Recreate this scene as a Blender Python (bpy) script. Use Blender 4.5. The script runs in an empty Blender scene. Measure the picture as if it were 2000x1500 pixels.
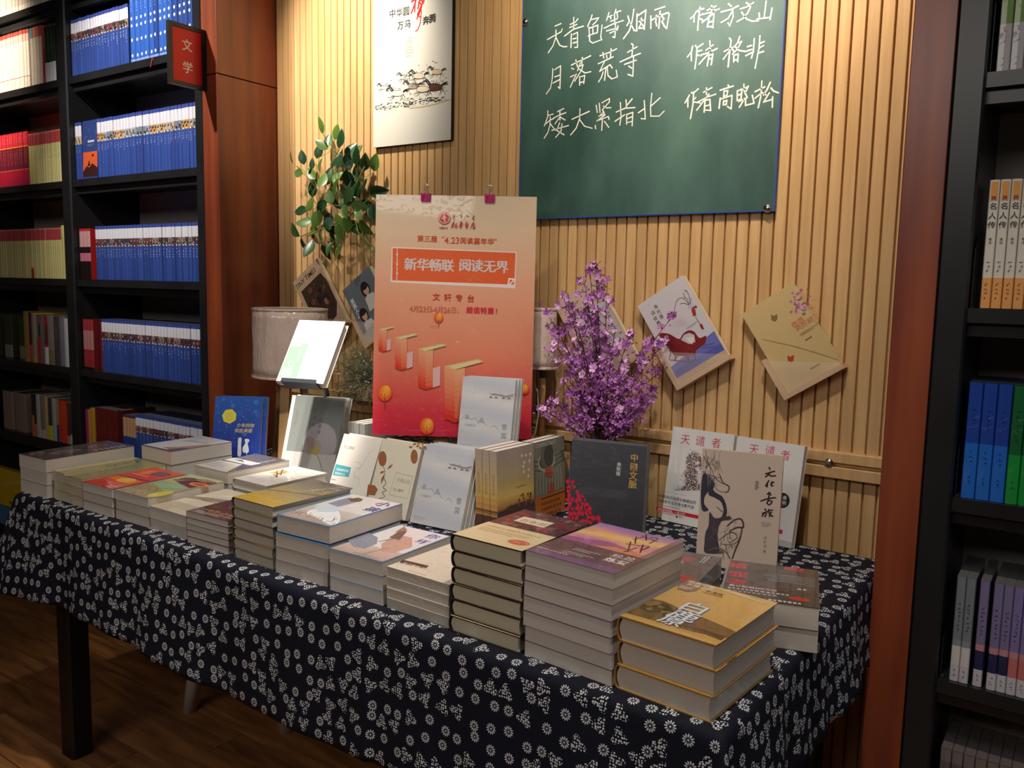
import bpy, bmesh, math, random
from mathutils import Vector, Matrix
random.seed(7)
SC = bpy.context.scene
COL = SC.collection
PI = math.pi
R = math.radians

# ------------------------------------------------------------------ camera, light, exposure
EYE = Vector((0.0, 0.0, 1.35))
RIGHT = Vector((0.82190754, 0.56925575, 0.02039343))
DOWN = Vector((0.08230424, -0.0832548, -0.99312368))
FWD = Vector((-0.56364352, 0.8179343, -0.11527991))
FPX = 1643.54
cam = bpy.data.cameras.new('camera')
cam.sensor_width = 36.0
cam.lens = FPX / 2000 * 36
cam.clip_start = 0.02
co = bpy.data.objects.new('camera', cam)
COL.objects.link(co)
mw = Matrix.Identity(4)
for i in range(3):
    mw[i][0] = RIGHT[i]; mw[i][1] = -DOWN[i]; mw[i][2] = -FWD[i]; mw[i][3] = EYE[i]
co.matrix_world = mw
SC.camera = co

SC.view_settings.view_transform = 'Standard'
SC.view_settings.look = 'None'
SC.view_settings.gamma = 1.0
SC.view_settings.use_curve_mapping = False
SC.view_settings.exposure = 0.0
SC.render.film_transparent = False
SC.cycles.max_bounces = 6
SC.cycles.diffuse_bounces = 3
SC.cycles.glossy_bounces = 3
SC.cycles.transmission_bounces = 4
SC.cycles.transparent_max_bounces = 8
SC.cycles.sample_clamp_indirect = 3.0
SC.cycles.caustics_reflective = False
SC.cycles.caustics_refractive = False

world = bpy.data.worlds.new('world'); SC.world = world
world.use_nodes = True
world.node_tree.nodes['Background'].inputs[0].default_value = (0.75, 0.8, 1.0, 1)
world.node_tree.nodes['Background'].inputs[1].default_value = 0.09

def spot(name, loc, target, power, size_deg, col, blend=0.6, radius=0.035):
    l = bpy.data.lights.new(name, 'SPOT'); l.energy = power; l.spot_size = R(size_deg); l.spot_blend = blend
    l.color = col; l.shadow_soft_size = radius
    o = bpy.data.objects.new(name, l); COL.objects.link(o)
    o.location = loc
    o.rotation_euler = (Vector(target) - Vector(loc)).to_track_quat('-Z', 'Y').to_euler()
    return o
def area(name, loc, target, power, sx, sy, col):
    l = bpy.data.lights.new(name, 'AREA'); l.shape = 'RECTANGLE'; l.size = sx; l.size_y = sy; l.energy = power; l.color = col
    o = bpy.data.objects.new(name, l); COL.objects.link(o); o.location = loc
    o.rotation_euler = (Vector(target) - Vector(loc)).to_track_quat('-Z', 'Y').to_euler()
    return o
WARM = (1.0, 0.82, 0.60); NEUT = (1.0, 0.93, 0.84); COOL = (0.86, 0.92, 1.0)
SPOTS = [
    ('track_spot_wall_left', (-2.02, 1.30, 2.93), (-2.10, 2.1, 2.14), 215, 44, (1.0, 0.88, 0.72), 1.0),
    ('track_spot_wall_right', (-0.78, 1.10, 2.93), (-0.84, 2.1, 2.35), 170, 74, WARM, 1.0),
    ('added_glare_spot', (-1.85, -0.25, 2.93), (-0.92, 2.1, 2.3), 150, 24, NEUT, 1.0),  # narrow spot added to put glare on the chalkboard alone
    ('track_spot_white_book', (-1.45, 0.85, 2.93), (-1.84, 1.60, 1.06), 330, 13.5, NEUT, 0.6),
    ('track_spot_table', (-1.35, 1.0, 2.93), (-1.6, 1.5, 0.85), 100, 56, NEUT, 0.9),
    ('track_spot_corner', (-0.35, 0.9, 2.93), (-0.75, 1.45, 0.9), 85, 64, NEUT, 0.9),
    ('track_spot_bookcase', (-2.9, 0.75, 2.93), (-2.95, 1.86, 1.95), 170, 60, NEUT, 0.9),
    ('track_spot_bookcase_far', (-4.15, 0.85, 2.93), (-4.2, 1.9, 2.3), 210, 48, WARM, 0.8),
]
for n, l, t, p, s, c, b in SPOTS:
    spot(n, l, t, p, s, c, b)
area('room_fill_light', (-0.9, -1.6, 2.9), (-1.2, 1.6, 0.8), 38, 2.4, 1.2, (1.0, 0.93, 0.86))  # unseen soft fill, added overhead behind the camera to lift the front faces
area('room_fill_far', (1.6, 0.3, 2.9), (0.6, 0.6, 0), 22, 0.8, 1.6, COOL)  # weak cool fill, added out of view on the right

# ------------------------------------------------------------------ unprojection on to real planes
def ray(px, py):
    return RIGHT * ((px - 1000) / FPX) + DOWN * ((py - 750) / FPX) + FWD
def onY(px, py, y):
    r = ray(px, py); return EYE + r * ((y - EYE.y) / r.y)
def onZ(px, py, z):
    r = ray(px, py); return EYE + r * ((z - EYE.z) / r.z)

# ------------------------------------------------------------------ colours
def lin(c):
    c = c / 255.0
    return c / 12.92 if c <= 0.04045 else ((c + 0.055) / 1.055) ** 2.4
def C(r, g=None, b=None):
    if isinstance(r, tuple): return r
    if g is None: g = b = r
    return (lin(r), lin(g), lin(b), 1.0)
def mixc(a, b, t):
    return tuple(a[i] * (1 - t) + b[i] * t for i in range(3)) + (1.0,)

# ------------------------------------------------------------------ materials
MATS = {}
def new_mat(name):
    m = bpy.data.materials.new(name); m.use_nodes = True
    nt = m.node_tree; b = nt.nodes['Principled BSDF']
    MATS[name] = m
    return m, nt, b
def N(nt, t, **k):
    n = nt.nodes.new(t)
    for a, v in k.items():
        if a.startswith('i_'): n.inputs[int(a[2:])].default_value = v
        else: setattr(n, a, v)
    return n
def coords(nt, kind='Object', scale=(1, 1, 1)):
    tc = N(nt, 'ShaderNodeTexCoord'); mp = N(nt, 'ShaderNodeMapping'); mp.inputs['Scale'].default_value = scale
    nt.links.new(tc.outputs[kind], mp.inputs[0]); return mp.outputs[0]
def simple(name, col, rough=0.5, spec=0.5, metal=0.0, coat=0.0, noise=None, bump=None, coat_rough=0.08):
    m, nt, b = new_mat(name)
    b.inputs['Base Color'].default_value = col; b.inputs['Roughness'].default_value = rough
    b.inputs['Metallic'].default_value = metal; b.inputs['Specular IOR Level'].default_value = spec
    b.inputs['Coat Weight'].default_value = coat; b.inputs['Coat Roughness'].default_value = coat_rough
    if noise:
        sc, amt, strx = noise
        v = coords(nt, 'Object', strx)
        n = N(nt, 'ShaderNodeTexNoise'); n.inputs['Scale'].default_value = sc; n.inputs['Detail'].default_value = 5
        nt.links.new(v, n.inputs['Vector'])
        cr = N(nt, 'ShaderNodeValToRGB')
        cr.color_ramp.elements[0].position = 0.3; cr.color_ramp.elements[1].position = 0.7
        cr.color_ramp.elements[0].color = tuple(max(0, c * (1 - amt)) for c in col[:3]) + (1,)
        cr.color_ramp.elements[1].color = tuple(min(1, c * (1 + amt)) for c in col[:3]) + (1,)
        nt.links.new(n.outputs[0], cr.inputs[0]); nt.links.new(cr.outputs[0], b.inputs['Base Color'])
    if bump:
        sc, st, strx = bump
        v = coords(nt, 'Object', strx)
        n = N(nt, 'ShaderNodeTexNoise'); n.inputs['Scale'].default_value = sc; n.inputs['Detail'].default_value = 3
        bp = N(nt, 'ShaderNodeBump'); bp.inputs['Strength'].default_value = st; bp.inputs['Distance'].default_value = 0.002
        nt.links.new(v, n.inputs['Vector']); nt.links.new(n.outputs[0], bp.inputs['Height'])
        nt.links.new(bp.outputs[0], b.inputs['Normal'])
        if coat: nt.links.new(bp.outputs[0], b.inputs['Coat Normal'])
    return m
def creases(nt, vec, scale, dist):
    """isolated sharp folds of shrink wrap: height jumps only where stretched noise passes a threshold"""
    mp = N(nt, 'ShaderNodeMapping'); mp.inputs['Scale'].default_value = (1, 1.9, 1.3); mp.inputs['Rotation'].default_value = (.3, .4, .6)
    nt.links.new(vec, mp.inputs[0])
    n = N(nt, 'ShaderNodeTexNoise'); n.inputs['Scale'].default_value = scale; n.inputs['Detail'].default_value = 3; n.inputs['Distortion'].default_value = 1.6
    nt.links.new(mp.outputs[0], n.inputs['Vector'])
    mr = N(nt, 'ShaderNodeMapRange', interpolation_type='SMOOTHSTEP'); mr.inputs['From Min'].default_value = .56; mr.inputs['From Max'].default_value = .68
    nt.links.new(n.outputs[0], mr.inputs['Value'])
    bp = N(nt, 'ShaderNodeBump'); bp.inputs['Strength'].default_value = 1.0; bp.inputs['Distance'].default_value = dist
    nt.links.new(mr.outputs[0], bp.inputs['Height']); return bp.outputs[0]
def print_mat(name, rough, coat, wrinkle):
    m, nt, b = new_mat(name)
    a = N(nt, 'ShaderNodeVertexColor', layer_name='Col')
    nt.links.new(a.outputs['Color'], b.inputs['Base Color'])
    b.inputs['Roughness'].default_value = rough
    b.inputs['Coat Weight'].default_value = coat; b.inputs['Coat Roughness'].default_value = 0.045
    b.inputs['Specular IOR Level'].default_value = 0.35
    if wrinkle:
        nt.links.new(creases(nt, coords(nt), 34, .0035 * wrinkle), b.inputs['Coat Normal'])
    return m
print_mat('printed_paper', 0.5, 0.12, 0)
print_mat('printed_wrapped', 0.45, 0.8, 0.55)
print_mat('printed_spine', 0.4, 0.6, 0.4)

def pages_mat(name, col, wrap):
    m, nt, b = new_mat(name)
    v = coords(nt, 'Object', (2, 2, 1))
    w = N(nt, 'ShaderNodeTexNoise'); w.inputs['Scale'].default_value = 9; w.inputs['Detail'].default_value = 8; w.inputs['Roughness'].default_value = 0.75
    mp = N(nt, 'ShaderNodeMapping'); mp.inputs['Scale'].default_value = (0.5, 0.5, 140)
    nt.links.new(v, mp.inputs[0]); nt.links.new(mp.outputs[0], w.inputs['Vector'])
    cr = N(nt, 'ShaderNodeValToRGB')
    cr.color_ramp.elements[0].position = 0.25; cr.color_ramp.elements[1].position = 0.75
    cr.color_ramp.elements[0].color = tuple(c * 0.80 for c in col[:3]) + (1,); cr.color_ramp.elements[1].color = col
    nt.links.new(w.outputs[0], cr.inputs[0]); nt.links.new(cr.outputs[0], b.inputs['Base Color'])
    b.inputs['Roughness'].default_value = 0.65
    bp = N(nt, 'ShaderNodeBump'); bp.inputs['Strength'].default_value = 0.25; bp.inputs['Distance'].default_value = 0.0006
    nt.links.new(w.outputs[0], bp.inputs['Height']); nt.links.new(bp.outputs[0], b.inputs['Normal'])
    if wrap:
        b.inputs['Coat Weight'].default_value = 0.7; b.inputs['Coat Roughness'].default_value = 0.05
        nt.links.new(creases(nt, coords(nt), 60, .0035), b.inputs['Coat Normal'])
pages_mat('pages', C(222, 212, 200), False)
pages_mat('pages_wrapped', C(218, 205, 190), True)
pages_mat('pages_cream', C(225, 212, 182), True)
pages_mat('pages_grey', C(150, 150, 155), False)

simple('black_shelf', C(30, 30, 32), 0.32, 0.5, noise=(6, 0.25, (1, 1, 1)))
simple('shelf_back', C(168, 158, 158), 0.6, 0.3)
simple('black_leg', C(14, 14, 12), 0.45)
simple('white_plastic', C(205, 200, 195), 0.4)
simple('ceiling_paint', C(60, 58, 56), 0.9)
simple('wall_paint', C(150, 138, 122), 0.9)
simple('oak', C(196, 152, 104), 0.55, noise=(14, 0.18, (1, 1, 0.08)))
simple('oak_pale', C(214, 174, 132), 0.5, noise=(20, 0.15, (0.2, 1, 1)))
simple('steel', C(200, 200, 205), 0.2, metal=1.0)
simple('pink_clip', C(196, 48, 110), 0.35, coat=0.3)
simple('blue_metal', C(45, 120, 190), 0.35)
simple('dark_metal', C(52, 56, 62), 0.4)
simple('cord_white', C(215, 205, 190), 0.5)
simple('chalk', C(240, 245, 240), 0.95, noise=(900, 0.12, (1, 1, 1)))
simple('stem_brown', C(78, 40, 36), 0.6)
simple('stem_green', C(110, 135, 62), 0.5)
simple('vase', C(40, 38, 48), 0.3)
simple('red_ribbon', C(205, 25, 45), 0.5)
simple('lamp_lining', C(150, 132, 118), 0.8)
m = simple('clear_acrylic', C(245, 240, 232), 0.05); b = m.node_tree.nodes['Principled BSDF']
b.inputs['Alpha'].default_value = 0.10; b.inputs['Specular IOR Level'].default_value = 0.6
simple('lamp_fabric', C(205, 182, 168), 0.7, noise=(120, 0.08, (1, 1, 1)), coat=1.0, bump=(26, 1.0, (1, 1, 0.3)), coat_rough=0.05)
MATS['lamp_fabric'].node_tree.nodes['Bump'].inputs['Distance'].default_value = .010

def slat_mat():
    m, nt, b = new_mat('pine_slat')
    v = coords(nt, 'Object', (1, 1, 0.06))
    oi = N(nt, 'ShaderNodeObjectInfo')
    ad = N(nt, 'ShaderNodeVectorMath', operation='ADD'); sc = N(nt, 'ShaderNodeVectorMath', operation='SCALE'); sc.inputs['Scale'].default_value = 13
    cx = N(nt, 'ShaderNodeCombineXYZ'); nt.links.new(oi.outputs['Random'], cx.inputs[0]); nt.links.new(oi.outputs['Random'], cx.inputs[2])
    nt.links.new(cx.outputs[0], sc.inputs[0]); nt.links.new(v, ad.inputs[0]); nt.links.new(sc.outputs[0], ad.inputs[1])
    n = N(nt, 'ShaderNodeTexNoise'); n.inputs['Scale'].default_value = 60; n.inputs['Detail'].default_value = 4
    nt.links.new(ad.outputs[0], n.inputs['Vector'])
    cr = N(nt, 'ShaderNodeValToRGB'); cr.color_ramp.elements[0].position = 0.3; cr.color_ramp.elements[1].position = 0.75
    cr.color_ramp.elements[0].color = C(200, 158, 104); cr.color_ramp.elements[1].color = C(222, 184, 132)
    nt.links.new(n.outputs[0], cr.inputs[0])
    hs = N(nt, 'ShaderNodeHueSaturation'); mr = N(nt, 'ShaderNodeMapRange'); mr.inputs['To Min'].default_value = 0.92; mr.inputs['To Max'].default_value = 1.08
    nt.links.new(oi.outputs['Random'], mr.inputs['Value']); nt.links.new(mr.outputs[0], hs.inputs['Value']); nt.links.new(cr.outputs[0], hs.inputs['Color'])
    nt.links.new(hs.outputs[0], b.inputs['Base Color']); b.inputs['Roughness'].default_value = 0.5
slat_mat()
def redwood_mat():
    m, nt, b = new_mat('red_wood')
    v = coords(nt, 'Object', (3, 3, 0.25))
    n = N(nt, 'ShaderNodeTexNoise'); n.inputs['Scale'].default_value = 4; n.inputs['Detail'].default_value = 5
    nt.links.new(v, n.inputs['Vector'])
    cr = N(nt, 'ShaderNodeValToRGB'); cr.color_ramp.elements[0].position = 0.35; cr.color_ramp.elements[1].position = 0.7
    cr.color_ramp.elements[0].color = C(104, 40, 26); cr.color_ramp.elements[1].color = C(158, 78, 42)
    nt.links.new(n.outputs[0], cr.inputs[0]); nt.links.new(cr.outputs[0], b.inputs['Base Color'])
    b.inputs['Roughness'].default_value = 0.38; b.inputs['Coat Weight'].default_value = 0.3; b.inputs['Coat Roughness'].default_value = 0.25
redwood_mat()
def floor_mat():
    m, nt, b = new_mat('floor_plank')
    v = coords(nt, 'Object', (0.7, 5, 5))
    oi = N(nt, 'ShaderNodeObjectInfo'); cx = N(nt, 'ShaderNodeCombineXYZ'); sc = N(nt, 'ShaderNodeVectorMath', operation='SCALE'); sc.inputs['Scale'].default_value = 31
    ad = N(nt, 'ShaderNodeVectorMath', operation='ADD')
    nt.links.new(oi.outputs['Random'], cx.inputs[0]); nt.links.new(oi.outputs['Random'], cx.inputs[1]); nt.links.new(cx.outputs[0], sc.inputs[0])
    nt.links.new(v, ad.inputs[0]); nt.links.new(sc.outputs[0], ad.inputs[1])
    n = N(nt, 'ShaderNodeTexNoise'); n.inputs['Scale'].default_value = 6; n.inputs['Detail'].default_value = 8; n.inputs['Distortion'].default_value = 0.6
    nt.links.new(ad.outputs[0], n.inputs['Vector'])
    cr = N(nt, 'ShaderNodeValToRGB'); cr.color_ramp.elements[0].position = 0.3; cr.color_ramp.elements[1].position = 0.7
    cr.color_ramp.elements[0].color = C(112, 70, 38); cr.color_ramp.elements[1].color = C(172, 116, 66)
    nt.links.new(n.outputs[0], cr.inputs[0])
    hs = N(nt, 'ShaderNodeHueSaturation'); mr = N(nt, 'ShaderNodeMapRange'); mr.inputs['To Min'].default_value = 0.7; mr.inputs['To Max'].default_value = 1.2
    nt.links.new(oi.outputs['Random'], mr.inputs['Value']); nt.links.new(mr.outputs[0], hs.inputs['Value']); nt.links.new(cr.outputs[0], hs.inputs['Color'])
    nt.links.new(hs.outputs[0], b.inputs['Base Color']); b.inputs['Roughness'].default_value = 0.42
floor_mat()
def board_mat():
    m, nt, b = new_mat('green_board')
    v = coords(nt, 'Object', (1, 1, 1))
    n = N(nt, 'ShaderNodeTexNoise'); n.inputs['Scale'].default_value = 2.5; n.inputs['Detail'].default_value = 6; n.inputs['Roughness'].default_value = 0.6
    mp = N(nt, 'ShaderNodeMapping'); mp.inputs['Scale'].default_value = (1.3, 1, 0.6)
    nt.links.new(v, mp.inputs[0]); nt.links.new(mp.outputs[0], n.inputs['Vector'])
    cr = N(nt, 'ShaderNodeValToRGB'); cr.color_ramp.elements[0].position = 0.42; cr.color_ramp.elements[1].position = 0.85
    cr.color_ramp.elements[0].color = C(48, 82, 76); cr.color_ramp.elements[1].color = C(98, 136, 128)
    nt.links.new(n.outputs[0], cr.inputs[0]); nt.links.new(cr.outputs[0], b.inputs['Base Color'])
    b.inputs['Roughness'].default_value = 0.42; b.inputs['Specular IOR Level'].default_value = 0.6
board_mat()
def leaf_mat(name, a, c2, rough=0.3):
    m, nt, b = new_mat(name)
    oi = N(nt, 'ShaderNodeObjectInfo'); cr = N(nt, 'ShaderNodeValToRGB')
    cr.color_ramp.elements[0].position = 0.3; cr.color_ramp.elements[0].color = a; cr.color_ramp.elements[1].color = c2
    nt.links.new(oi.outputs['Random'], cr.inputs[0]); nt.links.new(cr.outputs[0], b.inputs['Base Color'])
    b.inputs['Roughness'].default_value = rough
    b.inputs['Subsurface Weight'].default_value = 0.0
leaf_mat('ivy_leaf', C(32, 66, 40), C(104, 142, 62))
leaf_mat('blossom_petal', C(160, 84, 164), C(245, 192, 234), 0.55)
simple('tiny_white_petal', C(222, 208, 226), 0.6, noise=(60, 0.4, (1, 1, 1)))
simple('sage_leaf', C(168, 176, 150), 0.6, noise=(60, 0.4, (1, 1, 1)))

def batik_mat():
    """navy cotton printed with white petal rings and clusters of dots, in cloth coordinates (metres) from the UV map"""
    m, nt, b = new_mat('batik_cloth')
    L = nt.links
    uv = N(nt, 'ShaderNodeUVMap', uv_map='UVMap')
    def math_(op, a, b_=None, c=None):
        n = N(nt, 'ShaderNodeMath', operation=op)
        for i, v in enumerate((a, b_, c)):
            if v is None: continue
            if isinstance(v, (int, float)): n.inputs[i].default_value = v
            else: L.new(v, n.inputs[i])
        return n.outputs[0]
    def step(x, e, w):   # smooth 1 when x<e
        mr = N(nt, 'ShaderNodeMapRange', interpolation_type='SMOOTHSTEP')
        mr.inputs['From Min'].default_value = e - w; mr.inputs['From Max'].default_value = e + w
        mr.inputs['To Min'].default_value = 1; mr.inputs['To Max'].default_value = 0
        L.new(x, mr.inputs['Value']); return mr.outputs[0]
    def layer(scale, off, jitter):
        mp = N(nt, 'ShaderNodeMapping'); mp.inputs['Location'].default_value = (off, off * 0.37, 0)
        L.new(uv.outputs[0], mp.inputs[0])
        vo = N(nt, 'ShaderNodeTexVoronoi', voronoi_dimensions='2D'); vo.inputs['Scale'].default_value = scale; vo.inputs['Randomness'].default_value = jitter
        L.new(mp.outputs[0], vo.inputs['Vector'])
        sub = N(nt, 'ShaderNodeVectorMath', operation='SUBTRACT'); L.new(mp.outputs[0], sub.inputs[0]); L.new(vo.outputs['Position'], sub.inputs[1])
        sp = N(nt, 'ShaderNodeSeparateXYZ'); L.new(sub.outputs[0], sp.inputs[0])
        r = math_('SQRT', math_('ADD', math_('MULTIPLY', sp.outputs[0], sp.outputs[0]), math_('MULTIPLY', sp.outputs[1], sp.outputs[1])))
        th = math_('ARCTAN2', sp.outputs[1], sp.outputs[0])
        cc = N(nt, 'ShaderNodeSeparateColor'); L.new(vo.outputs['Color'], cc.inputs[0])
        return mp.outputs[0], r, th, cc.outputs, sp.outputs
    vec, r, th, rnd, xy = layer(29.5, 0.0, 0.55)
    # petal ring
    RR = 0.0094
    pet = math_('COSINE', math_('MULTIPLY', th, 12.0))
    mid = math_('ABSOLUTE', math_('SUBTRACT', r, RR * 0.70))
    ringw = math_('SUBTRACT', RR * 0.33, math_('MULTIPLY', math_('SUBTRACT', 1.0, pet), RR * 0.19))
    ring = step(math_('SUBTRACT', mid, ringw), 0.0, 0.00025)
    dot = step(r, RR * 0.17, 0.0002)
    flower = math_('MAXIMUM', ring, dot)
    # cluster of dots: fine voronoi inside a lobed blob
    vo2 = N(nt, 'ShaderNodeTexVoronoi', voronoi_dimensions='2D'); vo2.inputs['Scale'].default_value = 225; vo2.inputs['Randomness'].default_value = 0.55
    L.new(vec, vo2.inputs['Vector'])
    c2 = N(nt, 'ShaderNodeSeparateColor'); L.new(vo2.outputs['Color'], c2.inputs[0])
    dots = step(math_('SUBTRACT', vo2.outputs['Distance'], math_('ADD', 0.26, math_('MULTIPLY', c2.outputs[0], 0.16))), 0.0, 0.05)
    lobe = math_('ADD', 0.0122, math_('MULTIPLY', math_('SINE', math_('ADD', math_('MULTIPLY', th, 3.0), math_('MULTIPLY', rnd[1], 6.28))), 0.0038))
    blob = step(math_('SUBTRACT', r, lobe), 0.0, 0.0006)
    cluster = math_('MULTIPLY', dots, blob)
    isfl = math_('GREATER_THAN', rnd[0], 0.48)
    pat = math_('ADD', math_('MULTIPLY', flower, isfl), math_('MULTIPLY', cluster, math_('SUBTRACT', 1.0, isfl)))
    # weave
    mx = N(nt, 'ShaderNodeMix', data_type='RGBA')
    L.new(pat, mx.inputs['Factor']); mx.inputs['A'].default_value = C(17, 19, 33); mx.inputs['B'].default_value = C(222, 222, 224)
    L.new(mx.outputs['Result'], b.inputs['Base Color'])
    b.inputs['Roughness'].default_value = 0.75; b.inputs['Specular IOR Level'].default_value = 0.25
    nz = N(nt, 'ShaderNodeTexNoise'); nz.inputs['Scale'].default_value = 14; L.new(uv.outputs[0], nz.inputs['Vector'])
    bp = N(nt, 'ShaderNodeBump'); bp.inputs['Strength'].default_value = 0.3; bp.inputs['Distance'].default_value = 0.004
    L.new(nz.outputs[0], bp.inputs['Height']); L.new(bp.outputs[0], b.inputs['Normal'])
batik_mat()

# ------------------------------------------------------------------ mesh builder
class MB:
    def __init__(s): s.v = []; s.f = []; s.m = []; s.c = []; s.sm = []
    def face(s, pts, mat=0, col=(1, 1, 1, 1), smooth=False):
        i = len(s.v); s.v += [tuple(p) for p in pts]; s.f.append(tuple(range(i, i + len(pts)))); s.m.append(mat)
        s.c.append(col if isinstance(col, list) else [col] * len(pts)); s.sm.append(smooth)
    def mesh(s, vs, fs, mat=0, col=(1, 1, 1, 1), smooth=False):
        i = len(s.v); s.v += [tuple(p) for p in vs]
        for f in fs:
            s.f.append(tuple(i + k for k in f)); s.m.append(mat); s.c.append([col] * len(f)); s.sm.append(smooth)
    def box(s, x0, x1, y0, y1, z0, z1, mat=0, col=(1, 1, 1, 1)):
        vs = [(x0, y0, z0), (x1, y0, z0), (x1, y1, z0), (x0, y1, z0), (x0, y0, z1), (x1, y0, z1), (x1, y1, z1), (x0, y1, z1)]
        s.mesh(vs, [(0, 3, 2, 1), (4, 5, 6, 7), (0, 1, 5, 4), (1, 2, 6, 5), (2, 3, 7, 6), (3, 0, 4, 7)], mat, col)
    def prism(s, prof, axis, a, b_, mat=0, col=(1, 1, 1, 1), smooth=False, caps=True):
        """prof: 2-D points; extruded along axis 0/1/2 from a to b_"""
        def P(p, t):
            return {0: (t, p[0], p[1]), 1: (p[0], t, p[1]), 2: (p[0], p[1], t)}[axis]
        n = len(prof); vs = [P(p, a) for p in prof] + [P(p, b_) for p in prof]
        s.mesh(vs, [(i, (i + 1) % n, n + (i + 1) % n, n + i) for i in range(n)], mat, col, smooth)
        if caps:
            s.mesh([P(p, a) for p in prof], [tuple(range(n))[::-1]], mat, col); s.mesh([P(p, b_) for p in prof], [tuple(range(n))], mat, col)
    def tube(s, path, rad, seg=6, mat=0, col=(1, 1, 1, 1), caps=True):
        path = [Vector(p) for p in path]; n = len(path)
        rads = rad if isinstance(rad, (list, tuple)) else [rad] * n
        vs = []; up = Vector((0, 0, 1))
        for i, p in enumerate(path):
            d = (path[min(i + 1, n - 1)] - path[max(i - 1, 0)]).normalized()
            a = d.cross(up)
            if a.length < 1e-3: a = d.cross(Vector((1, 0, 0)))
            a.normalize(); b_ = d.cross(a)
            for k in range(seg):
                t = 2 * PI * k / seg; vs.append(p + (a * math.cos(t) + b_ * math.sin(t)) * rads[i])
        fs = [(i * seg + k, i * seg + (k + 1) % seg, (i + 1) * seg + (k + 1) % seg, (i + 1) * seg + k) for i in range(n - 1) for k in range(seg)]
        if caps: fs += [tuple(range(seg))[::-1], tuple((n - 1) * seg + k for k in range(seg))]
        s.mesh(vs, fs, mat, col, True)
    def lathe(s, prof, seg=32, mat=0, center=(0, 0, 0)):
        vs = [(center[0] + r * math.cos(2 * PI * k / seg), center[1] + r * math.sin(2 * PI * k / seg), center[2] + z) for r, z in prof for k in range(seg)]
        s.mesh(vs, [(i * seg + k, i * seg + (k + 1) % seg, (i + 1) * seg + (k + 1) % seg, (i + 1) * seg + k) for i in range(len(prof) - 1) for k in range(seg)], mat, smooth=True)
    def data(s, name, mats, uvs=None):
        me = bpy.data.meshes.new(name); me.from_pydata(s.v, [], s.f)
        for m in mats: me.materials.append(MATS[m])
        me.polygons.foreach_set('material_index', s.m)
        me.polygons.foreach_set('use_smooth', s.sm)
        ca = me.color_attributes.new('Col', 'FLOAT_COLOR', 'CORNER')
        flat = [x for cs in s.c for c in cs for x in c]
        ca.data.foreach_set('color', flat)
        me.update()
        return me
    def build(s, name, mats, parent=None, loc=None, rot=None):
        if isinstance(mats, str): mats = [mats]
        return link(name, s.data(name, mats), parent, loc, rot)
def link(name, data, parent=None, loc=None, rot=None):
    o = bpy.data.objects.new(name, data); COL.objects.link(o)
    if loc is not None: o.location = loc
    if rot is not None: o.rotation_euler = rot
    if parent is not None: o.parent = parent
    return o
def tag(o, label=None, cat=None, group=None, kind=None):
    if label: o['label'] = label
    if cat: o['category'] = cat
    if group: o['group'] = group
    if kind: o['kind'] = kind
    return o
def empty(name, loc=(0, 0, 0), rz=0.0, label=None, cat=None, group=None):
    o = link(name, None, None, loc, (0, 0, rz)); o.empty_display_size = 0.05
    return tag(o, label, cat, group)
def copy_tree(o, parent=None):
    c = o.copy(); COL.objects.link(c); c.parent = parent
    for ch in list(o.children): copy_tree(ch, c)
    return c

# ------------------------------------------------------------------ text
TXT = {}
def text_geo(body, bold=0.0):
    k = (body, bold)
    if k not in TXT:
        c = bpy.data.curves.new('lettering', 'FONT'); c.body = body; c.size = 1; c.resolution_u = 2; c.offset = bold
        o = bpy.data.objects.new('lettering', c); me = bpy.data.meshes.new_from_object(o)
        vs = [v.co.copy() for v in me.vertices]; fs = [tuple(p.vertices) for p in me.polygons]
        bpy.data.objects.remove(o); bpy.data.curves.remove(c); bpy.data.meshes.remove(me)
        TXT[k] = (vs, fs)
    return TXT[k]

def curve(pts, closed, n=4):
    """Catmull-Rom through the points"""
    m_ = len(pts); out = []
    for i in range(m_ if closed else m_ - 1):
        g = (lambda k: pts[k % m_]) if closed else (lambda k: pts[min(max(k, 0), m_ - 1)])
        p0, p1, p2, p3 = g(i - 1), g(i), g(i + 1), g(i + 2)
        for j in range(n):
            t = j / n; t2 = t * t; t3 = t2 * t
            out.append(tuple(.5 * (2 * p1[c] + (p2[c] - p0[c]) * t + (2 * p0[c] - 5 * p1[c] + 4 * p2[c] - p3[c]) * t2 + (3 * p1[c] - p0[c] - 3 * p2[c] + p3[c]) * t3) for c in (0, 1)))
    if not closed: out.append(tuple(pts[-1][:2]))
    return out

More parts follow.
